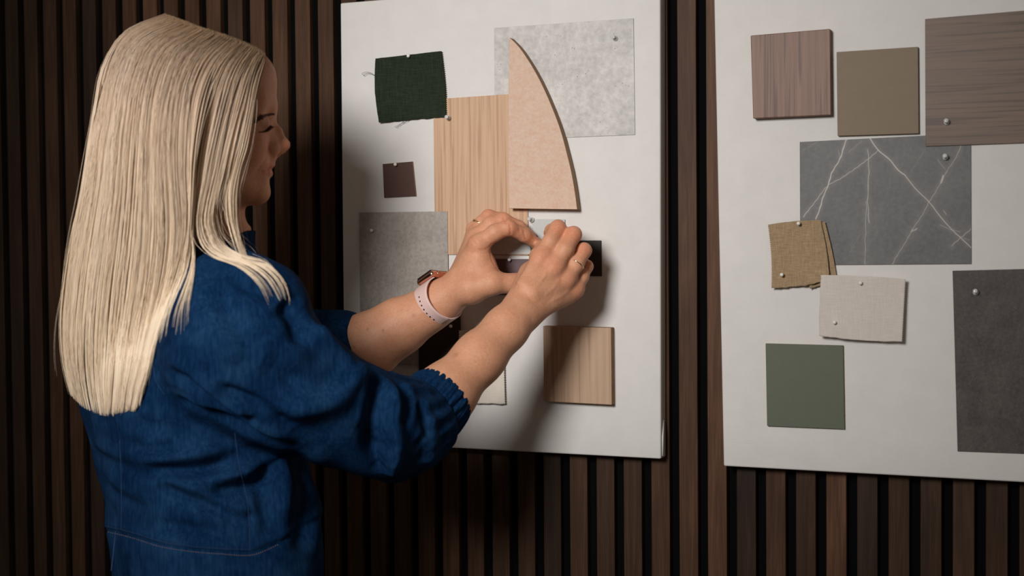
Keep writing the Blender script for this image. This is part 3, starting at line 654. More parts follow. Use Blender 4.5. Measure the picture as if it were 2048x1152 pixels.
for c_ in ([(1108, 450), (1114, 448), (1122, 450)], [(1107, 456), (1114, 454), (1123, 456)], [(1140, 464), (1147, 461), (1155, 464)], [(1140, 470), (1148, 467), (1157, 470)], [(1162, 496), (1168, 494), (1175, 498)], [(1161, 502), (1168, 500), (1177, 504)],
           [(1018, 618), (1024, 624), (1032, 628)], [(1058, 598), (1066, 604), (1078, 606)], [(1028, 560), (1034, 568), (1036, 578)], [(1092, 606), (1102, 598), (1108, 588)]): crease(c_, .35, 1.1, .22)
for x0, y0, x1, y1 in ((1070, 575, 1093, 545), (1092, 590, 1118, 560), (1108, 600, 1136, 583)):          # veins
    crease([(x0, y0), ((x0+x1)/2+3, (y0+y1)/2), (x1, y1)], -.55, 2.2, .0)
# corner of the mouth, smile line, lower lid, nostril wing
def hcr(pts, *a): crease(B.snap([H(*q) for q in catmull(pts, 10)]), *a, world=True)
for s in (-1, 1):
    hcr([(49, -56, 22*s), (45.5, -56.8, 25*s), (43.5, -56.2, 27*s)], .9, 1.5, .8); hcr([(61, -53.5, 3*s), (58.5, -54, 11*s), (49, -56, 22*s)], .3, 1.3, .9)
    hcr([(58, -24, 19*s), (54, -34, 24*s), (48, -45, 30*s), (43, -56, 34*s)], .7, 3.0, .12)
    hcr([(57, -27, 18*s), (59, -34, 18.5*s)], .8, 1.5, .5); hcr([(57, -11, 22*s), (55, -14, 32*s), (50, -11, 42*s)], .5, 2.0, .2); hcr([(58, 5, 20*s), (58, 7.5, 30*s), (51, 6, 41*s)], .7, 1.6, .35)
loc = (BV-HO)@HR.T*1000; f_, u_, s_ = loc[:, 0], loc[:, 1], np.abs(loc[:, 2])
def gm(px, py, w, r): p = P(px, py, w); return np.exp(-((BV-p)**2).sum(1)/(r*r))
head_m = (f_ > -130) & (f_ < 100) & (u_ > -110) & (u_ < 150) & (s_ < 110)
lipc = np.exp(-(((u_+53.5+.09*s_)/7.2)**4))*np.exp(-((s_/25)**6))*(f_ > 44)*(f_-(.0*s_) > 44)*head_m
blend(np.clip(lipc, 0, 1)*.75, (.92, .58, .62))
blend(np.exp(-((f_-36)/26)**2-((u_+28)/22)**2)*(s_ > 20)*head_m*.45, (1.05, .78, .74))
blend(np.exp(-((f_-80)/9)**2-((u_+26)/9)**2)*head_m*.5, (1.05, .75, .68))
blend((np.exp(-((f_-57)/14)**2-((u_-1)/7)**2-((s_-31)/13)**4)*head_m*.40), (.72, .55, .55))
blend(((f_ < 40)*(u_ > 70) | (f_ < 12)*(u_ > -20))*head_m*1., (.62, .90, .80))
for q in [r[0][2] for r in rF]+rM: blend(gm(q[0], q[1], q[2]+.008, .012)*.55, (1.04, .74, .70))
for q in [r[0][2] for r in lF[:3]]+[lM[0]]+[lF[0][0][4]]: blend(gm(q[0], q[1], q[2], .014)*.5, (1.04, .76, .72))
for x, y, w_, r_, a in ((735, 658, .16, .0016, .7), (766, 661, .16, .0016, .7), (827, 631, .13, .0025, .45), (709, 695, .16, .0014, .7), (912, 793, .25, .0014, .9), (911, 709, .20, .004, .35), (951, 722, .2, .0010, .6)):
    p = B.hit([x], [y])[0]
    if not np.isnan(p[0]): blend(np.exp(-((BV-p)**2).sum(1)/(r_*r_))*a, (.45, .32, .32))
body = mkobj('person', BV, BF, M['skin'], smooth=True, origin=np.array([tx[0], ty[0], 0.]))
tag(body, 'woman with long blonde hair in a blue denim dress pinning a sample with both hands', 'person')
at = body.data.attributes.new('tint', 'FLOAT_COLOR', 'POINT'); at.data.foreach_set('color', tint.astype(np.float32).ravel())
def fingernail(px, py, w_, along, out, L_=.0055, Wd=.0042):
    c_ = P(px, py, w_); a1 = along/np.linalg.norm(along); n1 = out-a1*(out@a1); n1 /= np.linalg.norm(n1); b1 = np.cross(n1, a1); V, F = [], []
    for j in range(9):
        for i in range(13): th, ph_ = math.pi*j/8, 2*math.pi*i/13; V.append(c_+a1*L_*math.cos(th)+b1*Wd*math.sin(th)*math.cos(ph_)+n1*(.0009*math.sin(th)*math.sin(ph_)-.25*(Wd*math.sin(th)*math.cos(ph_))**2/Wd))
    F = [[j*13+i, j*13+(i+1) % 13, (j+1)*13+(i+1) % 13, (j+1)*13+i] for j in range(8) for i in range(13)]
    mkobj('fingernail', V, F, M['nail'], body, smooth=True)
M['nail'] = plain('nail', (214, 160, 140), .25, .5, .02)
upo = -VR*-.50+VU*.80+VF*.25
fingernail(1070, 477.5, .0525, P(1079, 491, .041)-P(1048, 470, .067), upo); fingernail(1055, 462, .046, P(1063, 473, .040)-P(1038, 454, .052), upo)
fingernail(1096.5, 456.5, .066, P(1098, 466, .052)-P(1103, 461, .066)+np.array([0, .004, -.002]), -VR+VU*.4, .005, .0045)
# eyebrows and lashes
def traced(px_pts, n):
    c = catmull(px_pts, n); h = B.hit(c[:, 0], c[:, 1]); ok = ~np.isnan(h[:, 0]); h = h[ok]; return (h-HO)@HR.T*1000
def out_n(q): g_ = B.grad(np.asarray(q).reshape(-1, 3)); return g_/np.linalg.norm(g_, axis=1)[:, None]
brow = traced([(512, 243), (518, 237.5), (526, 233), (536, 230), (545, 228.5), (549, 229)], 110)
lash = traced([(517, 263.5), (523, 263.5), (530, 260), (536, 254.5), (540, 250.5)], 46)
for s in (-1, 1):
    parts = []
    for k, b in enumerate(brow):
        e_ = k/len(brow)
        for _ in range(4):
            a0 = np.array([b[0], b[1]+rng.normal(0, 1.35*(.35+.65*math.sin(math.pi*min(1, .25+e_*.75)))), b[2]*s]); tip = a0+np.array([-2.8, 1.2-2.6*(1-e_), .9*s])
            q = B.snap([H(*a0), H(*((a0+tip)/2)), H(*tip)], .0006); parts.append(tube(q, [.00026, .00022, .0001], 3, False))
    V, F = merge(parts); tag(mkobj('eyebrow', V, F, M['brow'], body, smooth=True), kind='stuff')
    parts = []
    for k, b in enumerate(lash):
        a0 = np.array([b[0], b[1], b[2]*s]); n_ = out_n(H(*a0))[0]; r0 = H(*a0)+n_*.0004; L_ = .0014+.0024*k/len(lash)
        m_ = r0+n_*L_*.55+HF*L_*.25-Zu*L_*.45; parts.append(tube([r0, m_, m_+n_*L_*.3+HF*L_*.35-Zu*.0006], [.0004, .0003, .0001], 3, False))
    V, F = merge(parts); tag(mkobj('eyelash', V, F, M['brow'], body, smooth=True), kind='stuff')

# ---- denim dress -------------------------------------------------------------------
Dn = SDF()
zz = np.r_[[.55, .8, .93], tz]
Dn.loft(zz, np.r_[[tx[0]]*3, tx], np.r_[[ty[0]]*3, ty], np.r_[[.26, .235, .205], ta_], np.r_[[.22, .19, .155], tb_], TL, TG, .02)
sleeve = [((470, 640, .500), 70), ((478, 695, .500), 83), ((561, 760, .475), 74), ((655, 812, .435), 62), ((735, 842, .395), 58), ((783, 856, .365), 55), ((824, 846, .330), 51), ((838, 838, .318), 46)]
Dn.chain([P(*p) for p, _ in sleeve], [r/1000 for _, r in sleeve], .022)
Dn.cap(P(775, 905, .365), P(786, 938, .36), .026, .010, .03)
_c0, _c1 = P(846, 832, .312), P(891, 788, .280); _ca = (_c1-_c0)/np.linalg.norm(_c1-_c0)
Dn.cap(_c0+_ca*.060, _c0+_ca*.15, .062, .060, .006, 's')
lsl = [LSH, P(640, 735, .135), P(668, 715, .130), P(690, 703, .128)]
Dn.chain([LSH+np.array([-.005, 0, -.01]), lsl[1], lsl[2], lsl[3]], [.075, .058, .062, .050], .03)
Dn.cap(P(455, 585, .485), P(540, 600, .49), .050, .040, .03)
dxs = axis_pts((-1.36, -1.15, .008), (-1.15, -.76, .0027), (-.76, -.72, .004))
dys = axis_pts((-.70, -.18, .0027), (-.18, -.03, .006))
dzs = axis_pts((.54, 1.04, .016), (1.04, 1.50, .0027))
DV, DF = surface(Dn, dxs, dys, dzs)
Nn = Dn.grad(DV); Nn /= np.linalg.norm(Nn, axis=1)[:, None]+1e-9
Vc = (DV-CAM); vz = Vc@VF; VX = 1024+FPX*(Vc@VR)/vz; VY = 576-FPX*(Vc@VU)/vz
facing = np.clip(-(Nn*(Vc/np.linalg.norm(Vc, axis=1)[:, None])).sum(1)*3+.3, 0, 1)
disp = np.zeros(len(DV))
def fold(pts, amp, wid):
    """crease drawn over the cloth: amp mm (minus = valley), wid mm"""
    c = catmull(pts, 60); h = Dn.hit(c[:, 0], c[:, 1]); h = h[~np.isnan(h[:, 0])]
    if len(h) < 3: return
    lo, hi = h.min(0)-.06, h.max(0)+.06; m = np.where(((DV > lo) & (DV < hi)).all(1))[0]; best = np.full(len(m), 1e9); tt = np.zeros(len(m))
    for k in range(len(h)-1):
        a, b = h[k], h[k+1]; ab = b-a; q = np.clip(((DV[m]-a)@ab)/(ab@ab+1e-12), 0, 1); d = np.linalg.norm(DV[m]-a-q[:, None]*ab, axis=1)
        up_ = d < best; best[up_] = d[up_]; tt[up_] = (k+q[up_])/(len(h)-1)
    disp[m] += amp/1000*np.exp(-(best/(wid/1000))**2)*np.clip(np.sin(math.pi*np.clip(tt, .0, 1))*1.8, 0.12, 1)
folds = [
 # sleeve
 ([(700, 700), (712, 740), (690, 775), (640, 800), (560, 815)], 8, 13), ([(740, 745), (752, 790), (748, 850), (770, 930)], -13, 13), ([(765, 760), (780, 800), (792, 850), (788, 945)], 6, 9),
 ([(800, 765), (812, 800), (800, 860)], -5, 8), ([(835, 800), (850, 840), (860, 880)], -5, 7), ([(700, 735), (722, 760), (728, 800), (722, 860)], 5, 10),
 ([(420, 770), (480, 790), (540, 815), (590, 860)], -6, 9), ([(330, 745), (390, 770), (450, 815), (520, 850)], -9, 9), ([(350, 800), (430, 830), (520, 872), (600, 900)], -9, 9), ([(370, 755), (440, 790), (510, 835)], 6, 8),
 ([(560, 600), (590, 650), (600, 700)], -7, 14), ([(480, 560), (540, 620), (600, 720), (640, 790)], 4, 18), ([(640, 690), (610, 740), (560, 770)], -4, 14), ([(430, 560), (470, 640), (520, 720)], -3, 12), ([(455, 530), (500, 580), (560, 605)], -3.5, 9), ([(400, 590), (430, 660), (480, 730)], 3, 14),
 ([(470, 540), (530, 560), (580, 590)], 4, 8), ([(620, 655), (660, 700), (700, 740)], 5, 9),
 # torso
 ([(280, 940), (350, 938), (420, 930), (480, 905)], -9, 9), ([(270, 918), (350, 915), (430, 905)], 5, 10), ([(310, 965), (370, 990), (420, 1010), (460, 1030)], -7, 8), ([(290, 955), (350, 972), (410, 988)], 3, 9), ([(410, 985), (460, 975), (520, 955), (560, 915)], -9, 9), ([(420, 960), (480, 950), (540, 920)], 5, 9),
 ([(440, 1020), (480, 1035), (520, 1030)], -4, 7), ([(260, 840), (320, 850), (380, 860)], -3, 9), ([(180, 900), (230, 930), (290, 940)], -3.5, 10), ([(200, 960), (250, 1000), (300, 1020)], -3, 10), ([(560, 900), (570, 960), (560, 1040)], 6, 14), ([(520, 900), (530, 980), (545, 1080)], -5, 12), ([(590, 890), (610, 980), (600, 1120)], -5, 16),
 ([(300, 1045), (380, 1055), (470, 1062)], -3, 8), ([(250, 880), (300, 900), (360, 890)], -3, 8), ([(235, 880), (245, 950), (243, 1050)], -1.2, 3), ([(470, 870), (480, 940), (497, 1010), (503, 1100)], -1.8, 3),
 ([(300, 640), (310, 700), (318, 770)], -2.4, 4), ([(590, 640), (650, 690), (690, 740), (700, 790)], 5, 13), ([(500, 800), (580, 820), (660, 812), (720, 780)], 6, 14), ([(520, 720), (600, 760), (670, 770)], -4, 18), ([(760, 900), (778, 930), (786, 950)], 5, 9), ([(740, 870), (752, 910), (768, 945)], -7, 9), ([(830, 880), (850, 900), (840, 930)], -4, 9), ([(318, 770), (400, 800), (480, 860)], -2, 4),
]
for fpts, fa, fw in folds:
    if abs(fa) < 2.6: fold(fpts, fa, fw); continue
    fold(fpts, fa*(1.75 if fa < 0 else 1.35), fw*1.05)
    if fa < -2.6:
        steep = abs(fpts[-1][1]-fpts[0][1]) > abs(fpts[-1][0]-fpts[0][0]); o_ = (15, 0) if steep else (0, -15)
        fold([(x+o_[0]*fw/9, y+o_[1]*fw/9) for x, y in fpts], -fa*.85, fw*1.15)
disp = np.clip(disp, -.026, .017)
# waist seam step, soft noise of the worn cloth
ws = np.array([(150, 1052), (212, 1060), (262, 1072), (320, 1090), (380, 1100), (440, 1105), (505, 1107), (560, 1085), (600, 1060), (660, 1020)], float)
wy = np.interp(VX, ws[:, 0], ws[:, 1]); ntor = (VX < 640) & (VY > 1000); disp += np.where(ntor, -.0022*np.exp(-((VY-wy)/5)**2)+.0014*np.exp(-((VY-wy+10)/8)**2), 0)
def sn(a, b, c, ph): return np.sin(DV[:, 0]*a+DV[:, 1]*b+DV[:, 2]*c+ph)
disp += .0016*sn(40, 30, 60, 0)*sn(-35, 60, 30, 1)
# gathers above the elastic cuffs and at the sleeve head
for c0, c1, rr in ((P(805, 872, .34), P(889, 790, .281), 0), (P(650, 730, .132), P(715, 702, .123), 1)):
    ax_ = (c1-c0)/np.linalg.norm(c1-c0); q = DV-c1; al = q@ax_; rad = q-al[:, None]*ax_; R_ = np.linalg.norm(rad, axis=1); e1 = np.cross(ax_, Zu); e1 /= np.linalg.norm(e1); e2 = np.cross(ax_, e1)
    ang = np.arctan2(rad@e2, rad@e1); disp += np.where(R_ < .09, .0022*np.sin(ang*19+2*np.sin(al*60))*np.exp(-((al+.055)/.03)**2), 0)
DV = DV+Nn*(disp*np.where(disp < 0, .35+.65*facing, 1))[:, None]
dress = mkobj('denim_dress', DV, DF, M['denim'], body, smooth=True, origin=np.array([tx[0], ty[0], 1.05])); tag(dress, 'blue denim dress with puffed sleeves')
# elastic cuffs
def cuff(c0, c1, r0, r1, flat=1., name='cuff'):
    ax_ = c1-c0; Ln = np.linalg.norm(ax_); ax_ /= Ln; e1 = np.cross(ax_, Zu); e1 /= np.linalg.norm(e1); e2 = np.cross(ax_, e1); nu, nv = 260, 26
    V = []
    for j in range(nv+1):
        t_ = j/nv
        for i in range(nu):
            a = 2*math.pi*i/nu; rip = (.0021*math.sin(a*25+1.0*math.sin(t_*4+a*3))*(.6+.4*math.sin(a*7+2))+.0006*math.sin(a*53+t_*5))*(1-.85*t_**5)
            r_ = r0+(r1-r0)*t_+.0030*math.sin(math.pi*t_)**.6+rip
            V.append(c0+ax_*Ln*t_+r_*(math.cos(a)*e1+math.sin(a)*e2))
    for j, rr in enumerate((r1-.002, r1-.0065)):
        for i in range(nu): a = 2*math.pi*i/nu; V.append(c1-ax_*(.0005+.010*j)+rr*(math.cos(a)*e1+math.sin(a)*e2))
    m = nv+3; F = [[j*nu+i, j*nu+(i+1) % nu, (j+1)*nu+(i+1) % nu, (j+1)*nu+i] for j in range(m-1) for i in range(nu)]
    return mkobj(name, V, F, M['denim'], dress, smooth=True, origin=c0)
cuff(P(843, 835, .314), P(892, 787, .279), .0435, .0400)
cuff(P(684, 706, .129), P(722, 698, .124), .0500, .0455)
# stitching lines laid on the cloth
from mathutils.bvhtree import BVHTree
bvh = BVHTree.FromPolygons([tuple(v) for v in DV], [tuple(int(a) for a in q) for q in DF])
def ray(px, py):
    d = VF+(px-1024)/FPX*VR+(576-py)/FPX*VU; h = bvh.ray_cast(Vector(CAM), Vector(d/np.linalg.norm(d))); return None if h[0] is None else np.array(h[0]+h[1]*(.0004 if h[1].dot(Vector(d)) < 0 else -.0004))
def stitch(pts, mat, r=.0005, dash=True, name='stitching'):
    cpts = catmull(pts, 160); h = [ray(*p) for p in cpts]; parts = []
    if dash:
        for k in range(0, 158, 2):
            if h[k] is not None and h[k+1] is not None: a, b = h[k], h[k+1]; parts.append(tube([a, (a+b)/2+(CAM-a)*.0002, b*.75+a*.25], [r*.5, r, r*.5], 4))
    else: parts.append(tube([q for q in h if q is not None], r, 4))
    V, F = merge(parts); tag(mkobj(name, V, F, mat, dress, smooth=True), kind='stuff')
stitch([(x, y+3) for x, y in ws[1:8]], M['stitch'], .00042)
stitch([(x, y-8) for x, y in ws[1:7]], M['stitch2'], .0004)
stitch([(240, 880), (243, 950), (243, 1060)], M['stitch2'], .0005); stitch([(470, 866), (478, 930), (494, 1000), (500, 1100)], M['stitch2'], .0005)
stitch([(299, 650), (304, 700), (312, 760), (330, 790)], M['stitch2'], .0005); stitch([(232, 1062), (228, 1100), (222, 1150)], M['stitch2'], .0005)

# ---- hair -------------------------------------------------------------------------
gx, gy = np.arange(80, 720, 8.), np.arange(20, 900, 8.)
bvb = BVHTree.FromPolygons([tuple(v) for v in BV], [tuple(int(a) for a in q) for q in BF])
def ray2(px, py):
    d = Vector(VF+(px-1024)/FPX*VR+(576-py)/FPX*VU); hs = [b_.ray_cast(Vector(CAM), d.normalized()) for b_ in (bvh, bvb)]; hs = [h[0] for h in hs if h[0] is not None]
    return min(hs, key=lambda q: (q-Vector(CAM)).length) if hs else None
GX, GY = np.meshgrid(gx, gy); hh = [ray2(a, b) for a, b in zip(GX.ravel(), GY.ravel())]
cw_ = np.array([(-q[1] if q is not None else -1.) for q in hh]).reshape(GX.shape)
def cloth_w(px, py):
    u = np.clip((px-gx[0])/8, 0, len(gx)-1.01); v = np.clip((py-gy[0])/8, 0, len(gy)-1.01); i = u.astype(int); j = v.astype(int); a = u-i; b = v-j
    q = cw_[j, i]*(1-a)*(1-b)+cw_[j, i+1]*a*(1-b)+cw_[j+1, i]*(1-a)*b+cw_[j+1, i+1]*a*b; return q
ry = np.array([28, 35, 60, 85, 110, 200, 300, 400, 500, 600, 700, 800, 840.])
rl = np.array([325, 300, 262, 238, 226, 198, 176, 158, 140, 128, 126, 140, 160.])
rr_ = np.array([372, 395, 470, 510, 560, 585, 580, 560, 500, 440, 400, 360, 350.])
rb = np.array([.010, .030, .066, .083, .094, .101, .098, .092, .085, .082, .08, .075, .07])
_d = np.linspace(28, 840, 400); _k = np.exp(-np.linspace(-2, 2, 31)**2); _k /= _k.sum()
def _sm(v): q = np.interp(_d, ry, v); e = np.convolve(np.pad(q, 15, mode='edge'), _k, 'valid'); f = np.clip((_d-40)/90, 0, 1); return q*(1-f)+e*f
srl, srr, srb = _sm(rl), _sm(rr_), _sm(rb)
def wnear(px, py, side=1):
    xl, xr, b = np.interp(py, _d, srl), np.interp(py, _d, srr), np.interp(py, _d, srb); q = np.clip((px-(xl+xr)/2)/((xr-xl)/2+2), -1, 1)
    wv = .42+(440-px)*.0003*np.clip(1.35-py/900, .35, 1)+side*.93*b*np.sqrt(1-q*q)
    return np.maximum(wv, cloth_w(px, py)+.004) if side > 0 else wv
guides = [
 [(531, 111), (528, 128), (520, 155), (510, 205), (503, 255), (494, 300), (481, 340), (473, 395), (474, 440), (484, 490), (493, 528)],
 [(527, 107), (517, 128), (505, 165), (494, 220), (482, 275), (469, 330), (458, 385), (463, 435), (478, 485), (490, 520)],
 [(520, 102), (503, 130), (488, 170), (472, 230), (457, 290), (444, 350), (432, 400), (428, 440), (446, 490), (490, 515), (540, 528), (573, 568), (577, 608)],
 [(508, 96), (484, 130), (466, 175), (450, 235), (437, 295), (425, 355), (413, 405), (408, 445), (422, 490), (462, 516), (515, 530), (552, 562), (568, 600)],
 [(496, 90), (466, 125), (444, 175), (427, 240), (414, 300), (404, 360), (395, 410), (392, 450), (400, 490), (425, 515), (470, 532), (510, 565), (536, 615)],
 [(482, 84), (446, 122), (422, 175), (406, 240), (396, 300), (390, 360), (386, 410), (384, 455), (386, 495), (385, 530), (372, 575), (358, 620), (352, 675)],
 [(467, 78), (426, 118), (400, 172), (386, 240), (380, 300), (378, 360), (378, 410), (374, 460), (366, 510), (350, 560), (332, 610), (318, 655), (306, 700)],
 [(452, 73), (405, 113), (378, 170), (366, 240), (362, 300), (362, 360), (366, 415), (366, 465), (356, 520), (340, 575), (320, 635), (303, 695), (291, 750), (282, 790)],
 [(436, 68), (384, 108), (356, 168), (343, 240), (340, 300), (342, 360), (346, 420), (347, 480), (338, 545), (322, 610), (303, 680), (287, 745), (276, 790), (270, 822)],
 [(420, 63), (362, 103), (334, 165), (320, 240), (317, 310), (318, 380), (320, 450), (316, 520), (305, 590), (290, 660), (276, 730), (264, 785), (258, 822)],
 [(403, 58), (340, 98), (311, 162), (298, 240), (293, 320), (290, 400), (288, 480), (280, 560), (269, 640), (257, 720), (247, 780), (242, 826)],
 [(387, 52), (317, 92), (288, 158), (274, 240), (268, 320), (263, 400), (257, 480), (248, 560), (239, 640), (231, 720), (225, 785), (222, 830)],
 [(372, 46), (296, 86), (265, 152), (250, 235), (242, 320), (235, 400), (226, 480), (216, 560), (208, 640), (204, 720), (204, 780), (208, 832)],
 [(358, 41), (276, 80), (244, 146), (228, 230), (218, 315), (208, 400), (196, 480), (185, 560), (177, 640), (175, 715), (179, 775), (188, 826)],
 [(346, 37), (259, 75), (225, 140), (208, 225), (196, 312), (183, 400), (168, 485), (156, 565), (149, 640), (149, 710), (155, 765), (167, 815)],
 [(337, 34), (250, 72), (214, 135), (197, 220), (183, 310), (168, 400), (151, 485), (139, 565), (131, 640), (132, 705), (139, 755), (150, 800)],
 [(330, 33), (246, 70), (208, 132), (191, 218), (176, 308), (161, 400), (143, 485), (131, 565), (125, 640), (127, 700), (134, 750), (144, 790)],
]
K = 30
GK = np.array([catmull(g_, K) for g_ in guides]); NG = len(GK)
def strands(n, s0, s1, side=1, depth=.016, length=(.93, 1.0), jit=3., clumps=150, seed=0, rad=.00034, lift=0., sink=0.):
    r_ = np.random.default_rng(seed); s = r_.uniform(s0, s1, n)
    cl = s0+(s1-s0)*(np.floor((s-s0)/(s1-s0)*clumps)+r_.uniform(.2, .8, clumps+1)[np.clip(((s-s0)/(s1-s0)*clumps).astype(int), 0, clumps)])/clumps
    tt = np.linspace(0, 1, K); sc = s[:, None]+(cl-s)[:, None]*(.10+.24*tt)[None]
    sc = np.clip(sc, 0, NG-1.001); i = sc.astype(int); a = (sc-i)[..., None]; kk = np.broadcast_to(np.arange(K), sc.shape)
    g0, g1, g2, g3 = GK[np.maximum(i-1, 0), kk], GK[i, kk], GK[i+1, kk], GK[np.minimum(i+2, NG-1), kk]
    pos = .5*((2*g1)+(-g0+g2)*a+(2*g0-5*g1+4*g2-g3)*a*a+(-g0+3*g1-3*g2+g3)*a**3)
    dcl = r_.uniform(0, 1, clumps+1)[np.clip(((s-s0)/(s1-s0)*clumps).astype(int), 0, clumps)]
    dl = depth*np.clip(.65*r_.uniform(0, 1, n)**1.3+.35*dcl, 0, 1)
    ci = np.clip(((s-s0)/(s1-s0)*clumps).astype(int), 0, clumps); ph = r_.uniform(0, 6.28, (clumps+1, 3))[ci]+r_.normal(0, .12, (n, 3)); am = (r_.normal(0, 1, (clumps+1, 3))[ci]+.18*r_.normal(0, 1, (n, 3)))*jit
    wob = (am[:, :1]*np.sin(3.1*tt+ph[:, :1])+.2*am[:, 1:2]*np.sin(6*tt+ph[:, 1:2]))*np.clip(tt*4, 0, 1)
    px = pos[..., 0]+wob; py = pos[..., 1]+.3*wob+r_.normal(0, 1.5, n)[:, None]*(tt < .5)
    # random shortening
    Lf = r_.uniform(*length, n); idx = tt[None]*Lf[:, None]*(K-1); j = np.clip(idx.astype(int), 0, K-2); b = idx-j; rows = np.arange(n)[:, None]
    px = px[rows, j]*(1-b)+px[rows, j+1]*b; py = py[rows, j]*(1-b)+py[rows, j+1]*b
    dd = dl[:, None]*np.clip(.25+3*tt, 0, 1)[None]
    wv = wnear(px, py, side)-side*dd-sink*np.clip((tt-.22)/.2, 0, 1)[None]
    if side > 0:
        fl_ = cloth_w(px, py)+.002+.004*r_.uniform(0, 1, n)[:, None]
        for _ in range(6): wv = np.maximum(wv, fl_); wv[:, 1:-1] = .25*wv[:, :-2]+.5*wv[:, 1:-1]+.25*wv[:, 2:]; wv[:, -1] = wv[:, -1]*.5+wv[:, -2]*.5
        wv = np.maximum(wv, fl_)
    X = Pn(px, py, wv)
    tone = np.clip(r_.normal(.5, .22, n)*.6+.4*dcl+.0, 0, 1)
    return X, rad*r_.uniform(.75, 1.25, n), tone, tt[None]*Lf[:, None]
def build_strands(name, sets, parent):
    X = np.concatenate([s[0] for s in sets]); R = np.concatenate([s[1] for s in sets]); T_ = np.concatenate([s[2] for s in sets]); L = np.concatenate([s[3] for s in sets]); n = len(X)
    Tn = np.gradient(X, axis=1); Tn /= np.linalg.norm(Tn, axis=2, keepdims=True)+1e-9
    vd = X-CAM; vd /= np.linalg.norm(vd, axis=2, keepdims=True); A = np.cross(Tn, np.array([.59, -.8, .05])); A /= np.linalg.norm(A, axis=2, keepdims=True)+1e-9; Bn = np.cross(Tn, A)
    prof = np.clip(np.minimum(1, (1-np.linspace(0, 1, K))*6+.25), 0, 1); rr = R[:, None]*prof[None]
    V = np.stack([X+rr[..., None]*(math.cos(a)*A+math.sin(a)*Bn) for a in (math.pi/2, math.pi*7/6, math.pi*11/6)], 2).reshape(-1, 3)
    base = (np.arange(n)[:, None]*K+np.arange(K-1)[None]).ravel()*3
    F = np.concatenate([np.stack([base+k, base+(k+1) % 3, base+3+(k+1) % 3, base+3+k], 1) for k in range(3)])
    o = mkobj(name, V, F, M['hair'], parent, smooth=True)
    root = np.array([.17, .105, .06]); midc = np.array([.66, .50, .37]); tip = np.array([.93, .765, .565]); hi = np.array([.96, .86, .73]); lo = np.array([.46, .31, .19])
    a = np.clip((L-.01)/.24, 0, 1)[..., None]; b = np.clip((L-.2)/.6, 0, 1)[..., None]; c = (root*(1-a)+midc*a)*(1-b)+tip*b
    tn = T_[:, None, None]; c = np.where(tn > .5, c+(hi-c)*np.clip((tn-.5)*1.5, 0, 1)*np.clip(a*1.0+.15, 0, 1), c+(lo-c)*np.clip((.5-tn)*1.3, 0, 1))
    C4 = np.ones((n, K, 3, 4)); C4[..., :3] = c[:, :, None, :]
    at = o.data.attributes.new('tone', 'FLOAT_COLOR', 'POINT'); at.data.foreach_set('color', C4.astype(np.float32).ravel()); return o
sets = [strands(15000, 6.9, NG-1.0, seed=1, clumps=120, depth=.013, rad=.00038, length=(.885, 1.0)), strands(1700, 5.2, 7.2, seed=2, clumps=40, depth=.020, length=(.70, .84)), strands(300, 4.8, 7.2, seed=12, clumps=26, depth=.016, jit=4, length=(.84, 1), rad=.00024),
        strands(3600, 2.5, 5.5, seed=3, clumps=76, depth=.016, length=(.57, .67), sink=.013), strands(1000, 1.95, 2.9, seed=24, clumps=22, depth=.014, length=(.66, .80)), strands(1100, .9, 2.2, seed=23, clumps=40, depth=.014, length=(.40, .56)), strands(260, 1.9, 4.0, seed=13, clumps=13, depth=.012, jit=3.5, length=(.82, 1), rad=.00024), strands(1700, 0, 1.05, seed=4, clumps=30, depth=.014, length=(.9, 1)),
        strands(3200, 7, NG-1.0, side=-1, seed=5, clumps=80, depth=.02), strands(900, 1, 7, side=-1, seed=6, clumps=40, depth=.015, length=(.45, .6)),
        strands(260, 7, NG-1.0, seed=7, clumps=200, depth=-.006, jit=11, rad=.00016), strands(60, 0, 4, seed=8, clumps=60, jit=9, rad=.00014, depth=.01, length=(.6, 1))]
hair = build_strands('hair', sets, body); tag(hair, 'long straight blonde hair', kind='stuff')
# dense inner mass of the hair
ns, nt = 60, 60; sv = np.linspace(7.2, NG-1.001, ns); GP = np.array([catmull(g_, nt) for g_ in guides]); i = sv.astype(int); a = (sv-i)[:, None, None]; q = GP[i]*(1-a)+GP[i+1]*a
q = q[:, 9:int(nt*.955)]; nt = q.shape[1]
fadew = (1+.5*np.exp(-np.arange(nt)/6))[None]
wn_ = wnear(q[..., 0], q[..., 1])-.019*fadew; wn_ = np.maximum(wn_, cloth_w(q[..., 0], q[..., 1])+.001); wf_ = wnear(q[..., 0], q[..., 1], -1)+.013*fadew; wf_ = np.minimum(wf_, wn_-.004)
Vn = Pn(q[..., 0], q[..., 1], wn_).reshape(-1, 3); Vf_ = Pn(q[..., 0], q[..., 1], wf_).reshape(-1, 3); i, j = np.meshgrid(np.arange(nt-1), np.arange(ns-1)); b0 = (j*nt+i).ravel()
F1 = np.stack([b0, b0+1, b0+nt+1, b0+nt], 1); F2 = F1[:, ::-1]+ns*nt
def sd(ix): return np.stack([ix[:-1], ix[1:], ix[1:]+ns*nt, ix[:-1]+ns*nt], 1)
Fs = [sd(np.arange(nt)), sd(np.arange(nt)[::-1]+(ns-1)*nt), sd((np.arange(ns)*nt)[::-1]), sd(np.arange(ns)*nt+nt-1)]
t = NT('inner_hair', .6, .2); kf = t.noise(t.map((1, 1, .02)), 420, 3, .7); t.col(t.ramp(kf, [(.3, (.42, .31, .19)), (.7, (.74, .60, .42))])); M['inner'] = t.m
ih = mkobj('inner_hair', np.r_[Vn, Vf_], np.vstack([F1, F2]+Fs), M['inner'], body, smooth=True)

